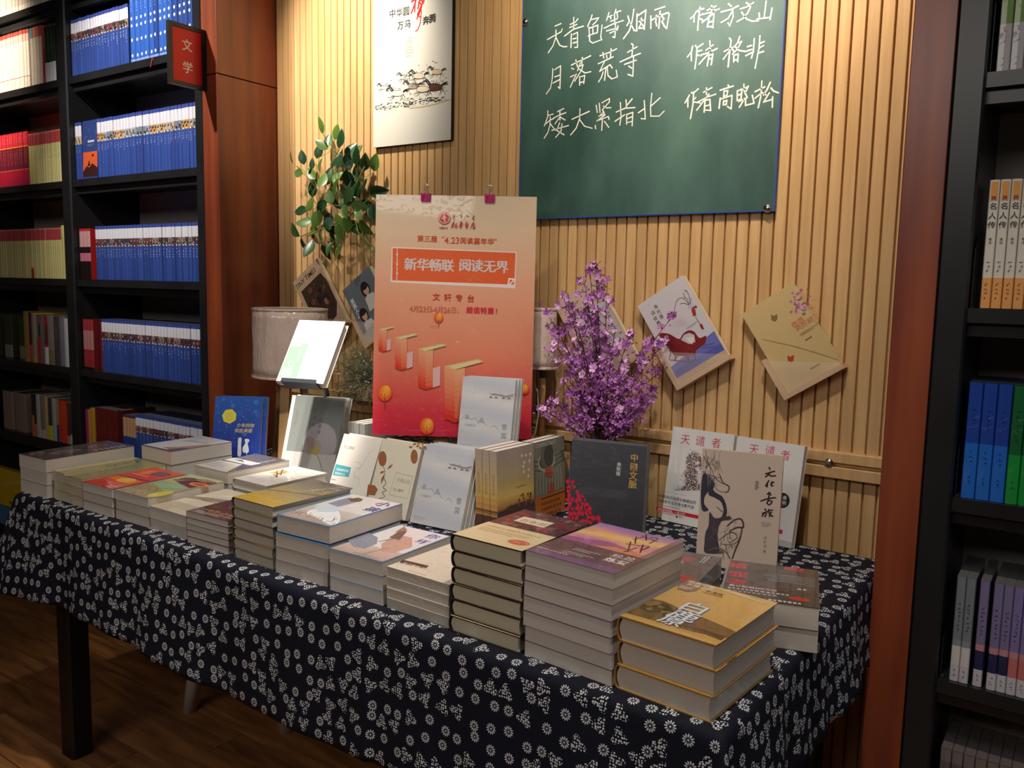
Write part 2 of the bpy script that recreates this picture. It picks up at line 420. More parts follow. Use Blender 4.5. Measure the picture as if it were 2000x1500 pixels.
class Art:
    """flat print on a cover: local x right, y up, stacked a few hundredths of a millimetre above z0"""
    def __init__(s, mb, z0, mat=0, L=None): s.mb = mb; s.z = z0; s.mat = mat; s.L = L
    def up(s): s.z += 0.000015
    def poly(s, pts, col, px=False):
        if px and len(pts) > 6 and len(pts) < 19: pts = curve(pts, True)
        if px: pts = [s.L(*p) for p in pts]
        s.up(); s.mb.face([(p[0], p[1], s.z) for p in ccw(pts)], s.mat, col)
    def rect(s, x0, y0, x1, y1, col):
        s.up(); s.mb.face([(x0, y0, s.z), (x1, y0, s.z), (x1, y1, s.z), (x0, y1, s.z)], s.mat, col)
    def ell(s, cx, cy, rx, ry, col, n=20, a0=0):
        s.up(); s.mb.face([(cx + rx * math.cos(2 * PI * k / n + a0), cy + ry * math.sin(2 * PI * k / n + a0), s.z) for k in range(n)], s.mat, col)
    def grad(s, x0, y0, x1, y1, f, nx=8, ny=8):
        s.up()
        for i in range(nx):
            for j in range(ny):
                a, b_, c, d = x0 + (x1 - x0) * i / nx, x0 + (x1 - x0) * (i + 1) / nx, y0 + (y1 - y0) * j / ny, y0 + (y1 - y0) * (j + 1) / ny
                q = lambda x, y: f((x - x0) / (x1 - x0), (y - y0) / (y1 - y0))
                s.mb.face([(a, c, s.z), (b_, c, s.z), (b_, d, s.z), (a, d, s.z)], s.mat, [q(a, c), q(b_, c), q(b_, d), q(a, d)])
    def stroke(s, pts, w, col, px=False, taper=False):
        if len(pts) > 2: pts = curve(pts, False, 3)
        if px: pts = [s.L(*p) for p in pts]
        pts = [Vector((p[0], p[1], 0)) for p in pts]
        s.up(); n = len(pts); l = []; r = []
        for i, p in enumerate(pts):
            d = (pts[min(i + 1, n - 1)] - pts[max(i - 1, 0)]); d = d.normalized() if d.length > 0 else Vector((1, 0, 0))
            nn = Vector((-d.y, d.x, 0)); ww = w / 2 * (1 - 0.75 * i / (n - 1) if taper else (.72 + .28 * math.sin(PI * (i + .5) / n)))
            l.append(p + nn * ww); r.append(p - nn * ww)
        for i in range(n - 1):
            s.mb.face([(r[i].x, r[i].y, s.z), (r[i + 1].x, r[i + 1].y, s.z), (l[i + 1].x, l[i + 1].y, s.z), (l[i].x, l[i].y, s.z)], s.mat, col)
    def text(s, body, x, y, size, col, bold=0.0, vert=False, align='l', sx=1.0, shear=0.0, rot=0.0, gap=1.12):
        s.up()
        if bold > .012:
            z = s.z; k = bold - .006
            for dx_, dy_ in ((-k, 0), (k, 0), (0, k * .7)):
                s.text(body, x + dx_ * size, y + dy_ * size, size, col, .006, vert, align, sx, shear, rot, gap)
            return
        chars = [(body, 0, 0)] if not vert else [(ch, 0, -k * size * gap) for k, ch in enumerate(body)]
        for ch, ox, oy in chars:
            if ch == ' ': continue
            vs, fs = text_geo(ch, bold)
            if not vs: continue
            wd = max(v.x for v in vs)
            off = {'l': 0, 'c': -wd / 2, 'r': -wd}[align]
            cr, sr = math.cos(rot), math.sin(rot); out = []
            for v in vs:
                a = ((v.x + off) * sx + shear * v.y) * size + ox; b_ = v.y * size + oy
                out.append((x + a * cr - b_ * sr, y + a * sr + b_ * cr, s.z))
            s.mb.mesh(out, fs, s.mat, col)
    def lines(s, x, y, w, h, n, col, seed=1, gap=0.45):
        """rows of print too small to read in the photograph"""
        rnd = random.Random(seed); s.up(); rh = h / n
        for k in range(n):
            xx = x; yy = y - (k + 0.5) * rh
            end = x + w * (1 if k < n - 1 else 0.7)
            while xx < end:
                cw = rh * rnd.uniform(0.35, 0.6)
                s.mb.face([(xx, yy - rh * .25, s.z), (xx + cw, yy - rh * .25, s.z), (xx + cw, yy + rh * .25, s.z), (xx, yy + rh * .25, s.z)], s.mat, col)
                xx += cw + rh * gap * 0.5
def ccw(pts):
    a = sum(pts[i][0] * pts[(i + 1) % len(pts)][1] - pts[(i + 1) % len(pts)][0] * pts[i][1] for i in range(len(pts)))
    return pts if a > 0 else pts[::-1]
def mapper(M4):
    """photo pixel -> local x,y on the plane z=0 of matrix M4 (used while drawing the flat prints)"""
    inv = M4.inverted(); n = M4.to_3x3() @ Vector((0, 0, 1)); o = M4.translation
    def L(px, py):
        r = ray(px, py); t = (o - EYE).dot(n) / r.dot(n); p = inv @ (EYE + r * t); return (p.x, p.y)
    return L

# ================================================================== setting
WY = 2.09            # face of the slatted wall
PY = 1.84            # front of pillars and bookcases
mb = MB(); mb.box(-6.2, 2.6, -3.5, 2.55, -0.06, -0.012)
fl = mb.build('floor', 'black_leg'); tag(fl, kind='structure')
pm = MB(); pm.box(0.0015, 0.8985, 0.0015, 0.1185, -0.012, 0.0); pmesh = pm.data('plank', ['floor_plank'])
for j in range(28):
    for i in range(8):
        x = -5.4 + i * 0.9 - (j * 0.37) % 0.9; y = -1.0 + j * 0.12
        link('plank', pmesh, fl, (x, y, 0))
mb = MB(); mb.box(-6.2, 2.6, -3.5, -1.0, -0.012, 0.0); mb.build('floor_border', 'floor_plank', fl)
mb = MB(); mb.box(-6.2, 2.6, -3.5, 2.55, 3.0, 3.08); tag(mb.build('ceiling', 'ceiling_paint'), kind='structure')
for nm, b6 in (('wall_left', (-6.28, -6.2, -3.5, 2.55, 0, 3)), ('wall_right', (2.6, 2.68, -3.5, 2.55, 0, 3)), ('wall_front', (-6.2, 2.6, -3.58, -3.5, 0, 3))):
    mb = MB(); mb.box(*b6); tag(mb.build(nm, 'wall_paint'), kind='structure')
mb = MB(); mb.box(-6.2, 2.6, 2.47, 2.55, 0, 3); mb.box(-2.5, -0.262, WY + 0.009, 2.47, 0, 3)
simple('groove_brown', C(176, 126, 70), 0.7)
wall = mb.build('wall_back', 'groove_brown'); tag(wall, kind='structure')
sm = MB()
pitch = 0.0310; g = 0.0038
sm.prism([(g, 0.0095), (g, 0.0022), (g + 0.0012, 0.0), (pitch - 0.0012, 0.0), (pitch, 0.0022), (pitch, 0.0095)], 2, 0.0, 2.999)
slat = sm.data('slat', ['pine_slat'])
ns = int((2.5 - 0.335) / pitch) + 1
for i in range(ns):
    link('slat', slat, wall, (-2.5 + i * pitch, WY, 0))
# timber rail across the panelling
for k, (z0, z1, y0) in enumerate(((0.946, 0.972, WY - 0.020), (0.936, 0.946, WY - 0.008), (0.908, 0.936, WY - 0.020))):
    mb = MB(); mb.prism([(y0, z0 + .002), (y0 + .002, z0), (WY + .004, z0), (WY + .004, z1), (y0 + .002, z1), (y0, z1 - .002)], 0, -2.498, -0.34)
    if k == 0: rail = mb.build('trim_1', 'pine_slat'); tag(rail, kind='structure')
    else: mb.build('rail_strip', 'pine_slat', rail)
mb = MB(); mb.lathe([(0.0, -0.006), (0.005, -0.006), (0.0105, -0.004), (0.0115, 0.0)], 20)
p = onY(1619, 904, WY - 0.018); b_ = mb.build('bolt', 'steel', rail, (p.x, WY - 0.018, p.z), (R(-90), 0, 0))
# pillars of red stained wood, two sheets each
def pillar(name, x0, x1, lab):
    t = empty(name, (x0, PY, 0)); tag(t, lab, 'pillar')
    for z0, z1 in ((0, 2.0415), (2.0445, 2.999)):
        mb = MB(); mb.box(0, x1 - x0, 0, 0.628, z0, z1); o = mb.build('wood_panel', 'red_wood', t)
        bv = o.modifiers.new('b', 'BEVEL'); bv.width = 0.002; bv.segments = 2
    return t
pillar('pillar', -2.584, -2.5, 'wide glossy red-brown wooden pillar between the left bookcase and the slatted wall')
pillar('pillar', -0.3385, -0.2615, 'narrow red-brown wooden pillar at the right end of the slatted wall')

# ------------------------------------------------------------------ bookcases
def bookcase(x0, x1, posts, shelves, lab, front_w):
    t = empty('bookcase', ((x0 + x1) / 2, PY, 0)); tag(t, lab, 'bookcase')
    cx = (x0 + x1) / 2
    for a, b2 in posts:
        mb = MB(); mb.prism([(a - cx + .004, 0.0), (b2 - cx - .004, 0.0), (b2 - cx, .006), (b2 - cx, .33), (a - cx, .33), (a - cx, .006)], 2, 0, 2.9)
        mb.build('upright', 'black_shelf', t)
    mb = MB(); mb.box(x0 - cx, x1 - cx, .30, .33, 0, 2.9); mb.build('back_panel', 'shelf_back', t)
    px = sorted(posts)
    for i in range(len(px) - 1):
        for z in shelves:
            mb = MB(); mb.box(px[i][1] - cx, px[i + 1][0] - cx, .012, .30, z - .028, z); mb.build('shelf', 'black_shelf', t)
            mb2 = MB(); mb2.box(px[i][1] - cx, px[i + 1][0] - cx, .03, .05, z - .055, z - .028); mb2.build('shelf_rail', 'black_shelf', t)
    mb = MB(); mb.box(x0 - cx, x1 - cx, .02, .30, 0, .12); mb.build('plinth', 'black_shelf', t)
    return t
LS = [2.463, 2.148, 1.743, 1.342, 0.97, 0.635, 0.16]
bookcase(-4.5, -2.585, [(-2.629, -2.586), (-3.532, -3.466), (-4.45, -4.385), (-5.37, -5.3)], LS, 'tall black bookcase full of blue-spined books left of the red pillar', .06)
RS = [2.17, 1.768, 1.326, 0.95, 0.57, 0.17]
bookcase(-0.261, 0.9, [(-0.2605, -0.206), (0.86, 0.9)], RS, 'tall black bookcase at the right edge beside the narrow red pillar', .06)

# ------------------------------------------------------------------ spine books on shelves
def spine_book(w, h, d, bands, chars=None, top=(0.75, 0.7, 0.66, 1), deco=None, seed=0, side=None):
    """one closed book: spine faces -Y, bands = [(z0 fraction, z1 fraction, colour)], chars = [(z0, z1, colour)]"""
    rnd = random.Random(seed); mb = MB()
    base = side or bands[0][2]; r = min(w * .28, .004)
    prof = [(0.0, r), (r * .4, r * .25), (w * .5, -0.0004), (w - r * .4, r * .25), (w, r), (w, d), (0.0, d)]
    n = len(prof)
    for z0, z1, c in bands:
        for i in range(4):
            a, b2 = prof[i], prof[i + 1]
            mb.face([(a[0], a[1], z0 * h), (b2[0], b2[1], z0 * h), (b2[0], b2[1], z1 * h), (a[0], a[1], z1 * h)], 0, c)
    for i in range(4, n):
        a, b2 = prof[i], prof[(i + 1) % n]
        mb.face([(a[0], a[1], 0), (b2[0], b2[1], 0), (b2[0], b2[1], h), (a[0], a[1], h)], 0, base)
    mb.face([(p[0], p[1], h) for p in prof], 0, base); mb.face([(p[0], p[1], 0) for p in prof][::-1], 0, base)
    mb.face([(.0012, .006, h + .0003), (w - .0012, .006, h + .0003), (w - .0012, d - .002, h + .0003), (.0012, d - .002, h + .0003)], 0, top)
    y = -0.0007
    for z0, z1, c in (chars or []):
        s = min(w * .42, .0075); z = z1 * h
        while z - s > z0 * h:
            for _ in range(3):
                a = w / 2 + rnd.uniform(-.5, .1) * s; e = rnd.uniform(.25, .5) * s; zz = z - rnd.uniform(0, .75) * s
                mb.face([(a, y, zz - s * .16), (a + e, y, zz - s * .16), (a + e, y, zz), (a, y, zz)], 0, c)
            z -= s * 1.25
    if deco: deco(mb, w, h, rnd)
    return mb.data('shelf_book', ['printed_spine'])
W_ = C(225, 226, 232); BL = C(38, 66, 150); BLd = C(30, 50, 118)
def blue_white(seed, pic, tone=1.0):
    rnd = random.Random(seed)
    blue = mixc(C(54, 80, 158), C(40, 60, 124), rnd.random() * .7)
    def deco(mb, w, h, r):
        for _ in range(6):
            a = r.uniform(.1, .7) * w; z = h * r.uniform(.63, .74); e = r.uniform(.1, .3) * w
            mb.face([(a, -.0007, z - .006), (a + e, -.0007, z - .006), (a + e, -.0007, z), (a, -.0007, z)], 0, C(*r.choice([(60, 40, 40), (190, 190, 190), (120, 60, 60), (40, 40, 50)])))
        mb.face([(w * .35, -.0008, h * .615), (w * .65, -.0008, h * .615), (w * .65, -.0008, h * .635), (w * .35, -.0008, h * .635)], 0, C(230))
    return [(0, .60, blue), (.60, .62, C(60, 80, 150)), (.62, .76, C(*pic)), (.76, .94, C(218, 218, 228)), (.94, 1, C(58, 76, 150))], [(.36 + rnd.random() * .12, .575, C(214, 218, 232))], deco
VAR = {}
def variants(key, n, fn):
    if key not in VAR: VAR[key] = [fn(i) for i in range(n)]
    return VAR[key]
def mk_bw(w, h, pics):
    def f(i):
        b, c, d = blue_white(i * 7 + int(w * 1e4), pics[i % len(pics)])
        return spine_book(w, h, .15, b, c, C(90, 96, 120), d, i, side=C(44, 60, 116))
    return f
def row(x0, x1, z, meshes, w, name, label, cat, group, yf=PY + .022, jit=.004, maxn=99, rnd=random.Random(5), order=None):
    x = x0; k = 0
    while x + w <= x1 + 1e-6 and k < maxn:
        me = meshes[order[k] if order else rnd.randrange(len(meshes))]
        o = link(name, me, None, (x, yf + rnd.uniform(0, jit), z + .0008))
        lb = label[k] if isinstance(label, list) else label
        tag(o, lb, cat, group); x += w + .0006; k += 1
PB = [(110, 70, 66), (70, 66, 72), (150, 130, 120), (96, 60, 80)]
PO = [(196, 150, 90), (150, 170, 190), (190, 170, 150), (120, 130, 140)]
bw1 = [mk_bw(.0195, .218, PB)(i) for i in range(6)]
bw2 = [mk_bw(.0215, .226, PO)(i + 10) for i in range(6)]
bw3 = [mk_bw(.0200, .212, PB)(i + 20) for i in range(6)]
bw4 = [mk_bw(.0200, .214, PB)(i + 30) for i in range(6)]
bw5 = [mk_bw(.0230, .180, PB)(i + 40) for i in range(5)]
row(-3.462, -3.05, LS[1], bw1, .0195, 'shelf_book', 'thin blue book with white top band on the shelf level with the red sign', 'book', 'white-topped blue books on the sign shelf')
def mk_bl(i):
    def deco(mb, w, h, r):
        for zf in (.10, .32, .52, .62):
            mb.face([(w * .3 + w * .2 * math.cos(a) + w * .2, -.0008, h * zf + w * .22 * math.sin(a)) for a in [2 * PI * k / 8 for k in range(8)]], 0, C(205, 215, 235))
    c = mixc(C(48, 94, 180), C(36, 56, 116), (0, .15, .3, .8)[i])
    return spine_book(.0285,   .254, .16, [(0, .05, C(120, 150, 210)), (.05, .97, c), (.97, 1, C(120, 150, 210))], [(.68, .93, C(190, 205, 235))], C(160, 165, 180), deco, i)
blm = [mk_bl(i) for i in range(4)]
row(-3.045, -2.64, LS[1], blm, .0288, 'shelf_book', 'thick plain blue book with white dots on the shelf behind the red sign', 'book', 'thick blue books behind the red sign', order=[0, 0, 1, 0, 1, 3, 1, 1, 2, 3, 3, 3, 3, 3])
mb = MB(); mb.tube([(0, 0, 0), (.002, -.012, -.004), (.001, -.016, -.02), (-.004, -.016, -.036), (-.006, -.018, -.04)], .0016, 5)
tag(mb.build('ribbon_marker', 'red_ribbon', None, (onY(296, 110, PY + .01).x, PY + .025, LS[1] + .004)), 'red ribbon bookmark dangling over the shelf edge below the thick blue books', 'bookmark')
row(-3.462, -3.415, LS[2], bw2, .0215, 'shelf_book', 'dark blue book left of the face-out book on the second shelf', 'book', 'blue books left of the face-out book', maxn=2)
row(-3.295, -2.64, LS[2], bw2, .0215, 'shelf_book', 'blue book with white and ochre top band right of the face-out book', 'book', 'blue books on the face-out shelf')
row(-3.335, -2.64, LS[3], bw3, .0200, 'shelf_book', 'blue book with white top band in the row below the empty-topped shelf, third shelf down', 'book', 'blue books on the third shelf')
row(-3.318, -2.64, LS[4], bw4, .0200, 'shelf_book', 'dim blue book with white top band in the fourth row down, above the tabletop stacks', 'book', 'blue books on the fourth shelf')
# face-out book
mb = MB(); mb.box(0, .108, 0, .016, 0, .228, 0, C(48, 66, 128))
def lay_front(mb, w, h, f):
    """art on the -Y face"""
    a = MB(); A = Art(a, 0.0); f(A, w, h)
    for fc, cs in zip(a.f, a.c):
        mb.face([(a.v[i][0], -.0002 - a.v[i][2], a.v[i][1]) for i in fc], 0, cs)
def face_art(A, w, h):
    A.rect(.004, .030, w, .105, C(214, 92, 52)); A.poly([(.004, .03), (.03, .05), (.05, .044), (.07, .06), (w, .04), (w, .008), (.004, .008)], C(60, 30, 26))
    A.poly([(.035, .05), (.05, .075), (.055, .05)], C(40, 24, 24)); A.ell(.075, .09, .008, .005, C(80, 34, 30))
    A.rect(.038, .142, .085, .150, C(190, 195, 205)); A.lines(.035, .136, .05, .01, 2, C(120, 130, 165))
lay_front(mb, .108, .228, face_art)
tag(mb.build('face_out_book', 'printed_spine', None, (-3.408, PY + .022, LS[2] + .001), (R(-2), 0, 0)), 'blue book turned face out with an orange sunset picture on its cover', 'book')
# red sets at the left end of the third and fourth shelves
def mkred(i): return spine_book(.026, .205, .14, [(0, .36, C(30, 16, 18)), (.36, .52, C(190, 110, 130)), (.52, .64, C(34, 20, 22)), (.64, .95, C(200, 150, 150)), (.95, 1, C(190, 40, 44))], None, C(150, 40, 40), None, i, side=C(190, 36, 36))
row(-3.458, -3.36, LS[3], [mkred(0), mkred(1)], .026, 'shelf_book', 'small red and pink book at the left end of the third shelf beside blue books', 'book', 'red books left of the third blue row', maxn=3)
def mkred2(i): return spine_book(.026, .208, .14, [(0, .05, C(30, 12, 14)), (.05, .4, C(150, 44, 50)), (.4, .78, C(176, 120, 120)), (.78, 1, C(158, 52, 58))], None, C(110, 36, 40), None, i, side=C(120, 34, 38))
row(-3.458, -3.35, LS[4], [mkred2(0)], .026, 'shelf_book', 'dull red book with pale label at the left end of the fourth shelf', 'book', 'dull red books left of the fourth blue row', maxn=3)
mb = MB(); mb.box(0, .035, 0, .12, 0, .20, 0, C(120, 34, 38)); tag(mb.build('slipcase', 'printed_spine', None, (-3.371, PY + .05, LS[4] + .001)), 'dull red slipcase between the dull red books and the fourth blue row', 'slipcase')
# fifth shelf, right bay
def plainb(w, h, c, bands=None, i=0, ch=None): return spine_book(w, h, .15, bands or [(0, 1, C(*c))], ch, C(110, 100, 96), None, i, side=C(*c))
x = -3.462
for w, h, c, lab in ((.020, .165, (150, 50, 110), 'magenta book at the left end of the lowest row seen in the right bay'), (.018, .165, (196, 130, 60), 'ochre book beside the magenta book in the lowest row seen'), (.030, .175, (188, 140, 50), 'thick yellow-brown book beside the dark red set in the lowest row seen')):
    o = link('shelf_book', plainb(w, h, c), None, (x, PY + .022, LS[5] + .0008)); tag(o, lab, 'book'); x += w + .001
drk = [plainb(.021, .178, (96, 26, 24), None, i, [(.3, .6, C(150, 90, 60))]) for i in range(2)]
row(x, x + .19, LS[5], drk, .021, 'shelf_book', 'dark red book in the set right of the thick yellow-brown book', 'book', 'dark red set in the lowest row', maxn=8); x += .175
o = link('shelf_book', plainb(.03, .185, (70, 18, 20)), None, (x, PY + .022, LS[5] + .0008)); tag(o, 'thick maroon book between the dark red set and the tan-topped blue books', 'book'); x += .032
tan = [spine_book(.021, .170, .15, [(0, .5, C(34, 66, 140)), (.5, .95, C(196, 150, 110)), (.95, 1, C(70, 60, 60))], [(.6, .9, C(120, 80, 60))], C(90, 90, 100), None, 3)]
row(x, x + .09, LS[5], tan, .022, 'shelf_book', 'blue book with tan upper half in the lowest row seen', 'book', 'tan-topped blue books', maxn=4); x += .092
row(x, -2.64, LS[5], bw5, .0230, 'shelf_book', 'shadowed blue book with white band in the lowest row behind the table stacks', 'book', 'shadowed blue books in the lowest row')
# left bay
def mk_wr(i): return spine_book(.0205, .240, .15, [(0, .2, C(230, 224, 214)), (.2, .21, C(150, 60, 60)), (.21, .80, C(236, 230, 220)), (.80, .93, C(228, 190, 184)), (.93, 1, C(196, 80, 74))], [(.3, .74, C(170, 150, 140))], C(200, 190, 180), None, i)
row(-4.10, -3.79, LS[1], [mk_wr(i) for i in range(4)], .0205, 'shelf_book', 'white book with pinkish top in the brightly lit row of the left bay', 'book', 'white books in the bright row')
x = -3.785
for w, c, lab in ((.022, (90, 130, 150), 'teal-topped white book in the bright row of the left bay'), (.024, (196, 120, 96), 'grey-beige book with rust top, bright row of the left bay'), (.022, (190, 110, 90), 'beige book with rust letters next to the crimson book'), (.024, (180, 90, 80), 'grey book with crimson head, bright row of the left bay')):
    o = link('shelf_book', plainb(w, .236, (206, 196, 182), [(0, .82, C(206, 196, 182)), (.82, 1, C(*c))], 1, [(.2, .8, C(150, 120, 110))]), None, (x, PY + .022, LS[1] + .0008)); tag(o, lab, 'book'); x += w + .001
o = link('shelf_book', plainb(.018, .232, (190, 40, 56), [(0, .6, C(176, 36, 60)), (.6, 1, C(196, 70, 66))]), None, (x, PY + .022, LS[1] + .0008)); tag(o, 'slim crimson book beside the dark green book, bright row of the left bay', 'book'); x += .019
for k in range(3):
    o = link('shelf_book', plainb(.027, .222, (34, 60, 44), [(0, .36, C(214, 214, 218)), (.36, 1, C(30, 56, 42))], 1, [(.4, .9, C(170, 170, 120))]), None, (x, PY + .022, LS[1] + .0008)); tag(o, 'dark green book with white foot next to the black upright', 'book', 'dark green books by the upright'); x += .0275
def mk_rd(i): return spine_book(.0205, .228, .15, [(0, .30, C(190, 30, 70)), (.30, .31, C(230, 150, 60)), (.31, .72, C(120, 28, 60)), (.72, .74, C(240, 150, 50)), (.74, 1, C(214, 46, 66))], [(.36, .68, C(236, 150, 60)), (.8, .96, C(240, 200, 190))], C(200, 60, 70), None, i)
row(-4.12, -3.84, LS[2], [mk_rd(i) for i in range(4)], .0205, 'shelf_book', 'crimson and gold book in the set at the left of the second shelf', 'book', 'crimson and gold set')
def mk_cr(h):
    return lambda i: spine_book(.0180, h, .15, [(0, .76, C(214, 204, 140)), (.76, .97, C(178, 66, 72)), (.97, 1, C(196, 120, 100))], [(.45, .73, C(110, 100, 60))], C(190, 150, 120), None, i)
row(-3.838, -3.535, LS[2], [mk_cr(.213)(i) for i in range(4)], .0180, 'shelf_book', 'cream book with dull red top right of the crimson and gold set', 'book', 'cream books on the second shelf')
row(-4.16, -3.60, LS[3], [mk_cr(.214)(i + 9) for i in range(4)], .0180, 'shelf_book', 'cream-yellow book with red top in the third row of the left bay', 'book', 'cream books on the third shelf')
for k in range(2):
    o = link('shelf_book', plainb(.024, .222, (212, 200, 130), None, k, [(.5, .85, C(120, 110, 70))]), None, (-3.598 + k * .0245, PY + .022, LS[3] + .0008)); tag(o, 'taller all-cream book at the right end of the third row, left bay', 'book', 'taller cream books')
mb = MB(); mb.box(0, .012, -.002, 0, 0, .045); tag(mb.build('paper_tag', 'red_ribbon', None, (onY(63, 535, PY + .02).x, PY + .0195, LS[3] + .001)), 'small red paper tag at the foot of the cream books', 'tag')
MIX4 = [(.020, .225, [(0, 1, (120, 140, 60))], 'olive green'), (.022, .222, [(0, 1, (206, 120, 50))], 'orange'), (.026, .220, [(0, .35, (190, 80, 90)), (.35, 1, (50, 44, 54))], 'dark and pink'),
        (.020, .220, [(0, .1, (150, 150, 60)), (.1, 1, (150, 130, 120))], 'taupe'), (.016, .220, [(0, .1, (190, 190, 40)), (.1, 1, (190, 160, 110))], 'buff'), (.016, .214, [(0, .5, (110, 90, 84)), (.5, 1, (76, 130, 140))], 'teal'),
        (.018, .214, [(0, .55, (180, 30, 60)), (.55, .8, (40, 36, 40)), (.8, 1, (150, 50, 80))], 'magenta and black'), (.034, .216, [(0, 1, (116, 106, 104))], 'grey-brown'), (.030, .214, [(0, .35, (220, 216, 212)), (.35, .42, (170, 30, 50)), (.42, .8, (96, 40, 44)), (.8, 1, (160, 40, 50))], 'white-footed maroon'),
        (.050, .216, [(0, .3, (130, 116, 80)), (.3, 1, (140, 130, 122))], 'wide stone-grey'), (.048, .212, [(0, 1, (70, 66, 72))], 'thick charcoal'), (.038, .212, [(0, 1, (120, 116, 124))], 'lilac-grey'), (.030, .206, [(0, 1, (190, 192, 202))], 'pale silver')]
x = -3.94
o = None
for w, h, bands, nm in MIX4:
    me = spine_book(w, h, .15, [(a, b2, C(*c)) for a, b2, c in bands], [(.5, .9, C(200, 195, 190))], C(110, 105, 100), None, len(nm), side=C(*bands[0][2]))
    if x + w > -3.536: break
    tag(link('shelf_book', me, None, (x, PY + .016, LS[4] + .0008)), nm + ' book in the mixed row above the lower left shelf', 'book'); x += w + .0008
for k in range(3):
    tag(link('shelf_book', plainb(.07, .20, (66, 70, 40), [(0, .3, C(150, 146, 140)), (.3, 1, C(58, 62, 40))], k), None, (-4.36 + k * .14, PY + .06, LS[4] + .0008)), ['broad dark olive album at the far left of the mixed row', 'broad dark olive album in the middle of the far left, mixed row', 'broad dark olive album just left of the olive green book'][k], 'book')
MIX5 = [(.022, .190, [(0, .5, (206, 120, 80)), (.5, 1, (40, 36, 36))], 'orange and black'), (.020, .192, [(0, .3, (190, 110, 80)), (.3, 1, (30, 30, 34))], 'black and rust'), (.034, .194, [(0, 1, (196, 192, 196))], 'white'), (.040, .192, [(0, .2, (200, 196, 190)), (.2, 1, (140, 132, 126))], 'grey with white foot'),
        (.026, .190, [(0, 1, (206, 176, 120))], 'tan'), (.034, .188, [(0, .34, (206, 200, 40)), (.34, 1, (66, 60, 66))], 'black and yellow'), (.034, .188, [(0, 1, (176, 170, 174))], 'silvery white'), (.020, .186, [(0, .4, (40, 60, 120)), (.4, 1, (150, 140, 100))], 'navy-footed'),
        (.066, .184, [(0, 1, (206, 60, 30))], 'very thick orange-red'), (.026, .182, [(0, .2, (150, 140, 140)), (.2, 1, (96, 40, 36))], 'russet'), (.038, .180, [(0, .25, (190, 186, 184)), (.25, 1, (56, 44, 42))], 'black with striped foot')]
x = -3.905
for w, h, bands, nm in MIX5:
    me = spine_book(w, h, .15, [(a, b2, C(*c)) for a, b2, c in bands], [(.45, .9, C(170, 160, 150))], C(84, 76, 70), None, len(nm), side=C(*bands[0][2]))
    if x + w > -3.534: break
    tag(link('shelf_book', me, None, (x, PY + .016, LS[5] + .0008)), nm + ' book on the lowest visible shelf of the left bay', 'book'); x += w + .0008
for k in range(2):
    tag(link('shelf_book', plainb(.09, .18, (150, 128, 116), None, k), None, (-4.2 + k * .12, PY + .03, LS[5] + .001)), ['wide beige book cut by the left edge of the picture', 'wide beige book beside the orange and black book'][k], 'book')
row(-4.06, -3.54, LS[0], [plainb(.026, .26, (206, 200, 190), [(0, .1, C(220, 214, 204)), (.1, 1, C(196, 190, 182))], i, [(.1, .6, C(140, 130, 120))]) for i in range(3)], .026, 'shelf_book', 'grey-white book on the topmost shelf seen, cut by the top edge', 'book', 'grey-white books at the top')
mb = MB(); mb.box(0, .34, 0, .03, .0, .095, 0, C(70, 130, 170)); mb.box(0, .34, 0.0, .03, .095, .27, 0, C(226, 186, 20))
mb.box(.2, .30, -.0006, 0, .112, .122, 0, C(130, 90, 30))
tag(mb.build('display_book', 'printed_spine', None, (-4.375, PY + .02, .165), (R(-3), 0, 0)), 'yellow and blue picture book face out on the bottom shelf at the left edge', 'book')
# hanging category sign
def sign():
    X = -2.556
    t = empty('category_sign', (X, PY, 2.0)); tag(t, 'red hanging sign with two white characters in a black frame on the bookcase end', 'sign')
    a = onY(388, 54, PY).z - 2.0
    # plane x = X, from y=PY (far edge) towards the viewer
    def onX(px, py): r = ray(px, py); return EYE + r * ((X - EYE.x) / r.x)
    n0, n1, f0, f1 = onX(332, 163), onX(331, 40), onX(383, 172), onX(388, 54)
    y0 = n0.y - PY; y1 = -0.002; z0 = (n0.z + f0.z) / 2 - 2.0; z1 = (n1.z + f1.z) / 2 - 2.0
    mb = MB(); fw = .014
    for b6 in ((-.014, 0, y0, y1, z0, z0 + fw), (-.014, 0, y0, y1, z1 - fw, z1), (-.014, 0, y0, y0 + fw, z0 + fw, z1 - fw), (-.014, 0, y1 - fw, y1, z0 + fw, z1 - fw)): mb.box(*b6)
    mb.build('frame', 'black_leg', t)
    mb = MB(); mb.box(-.011, -.004, y0 + fw, y1 - fw, z0 + fw, z1 - fw, 0, C(214, 8, 22))
    a2 = MB(); A = Art(a2, 0.0); cy = (y0 + y1) / 2; H = z1 - z0
    A.text('文', cy, z0 + H * .60, .040, C(240, 226, 214), .02, align='c'); A.text('学', cy, z0 + H * .24, .040, C(240, 226, 214), .02, align='c')
    for fc, cs in zip(a2.f, a2.c): mb.face([(-.0038 + a2.v[i][2], a2.v[i][0], a2.v[i][1]) for i in fc], 0, cs)
    mb.build('panel', 'printed_paper', t)
    mb = MB(); mb.box(-.012, -.004, -.002, .02, z1 - .05, z1 - .03); mb.build('bracket', 'black_leg', t)
sign()
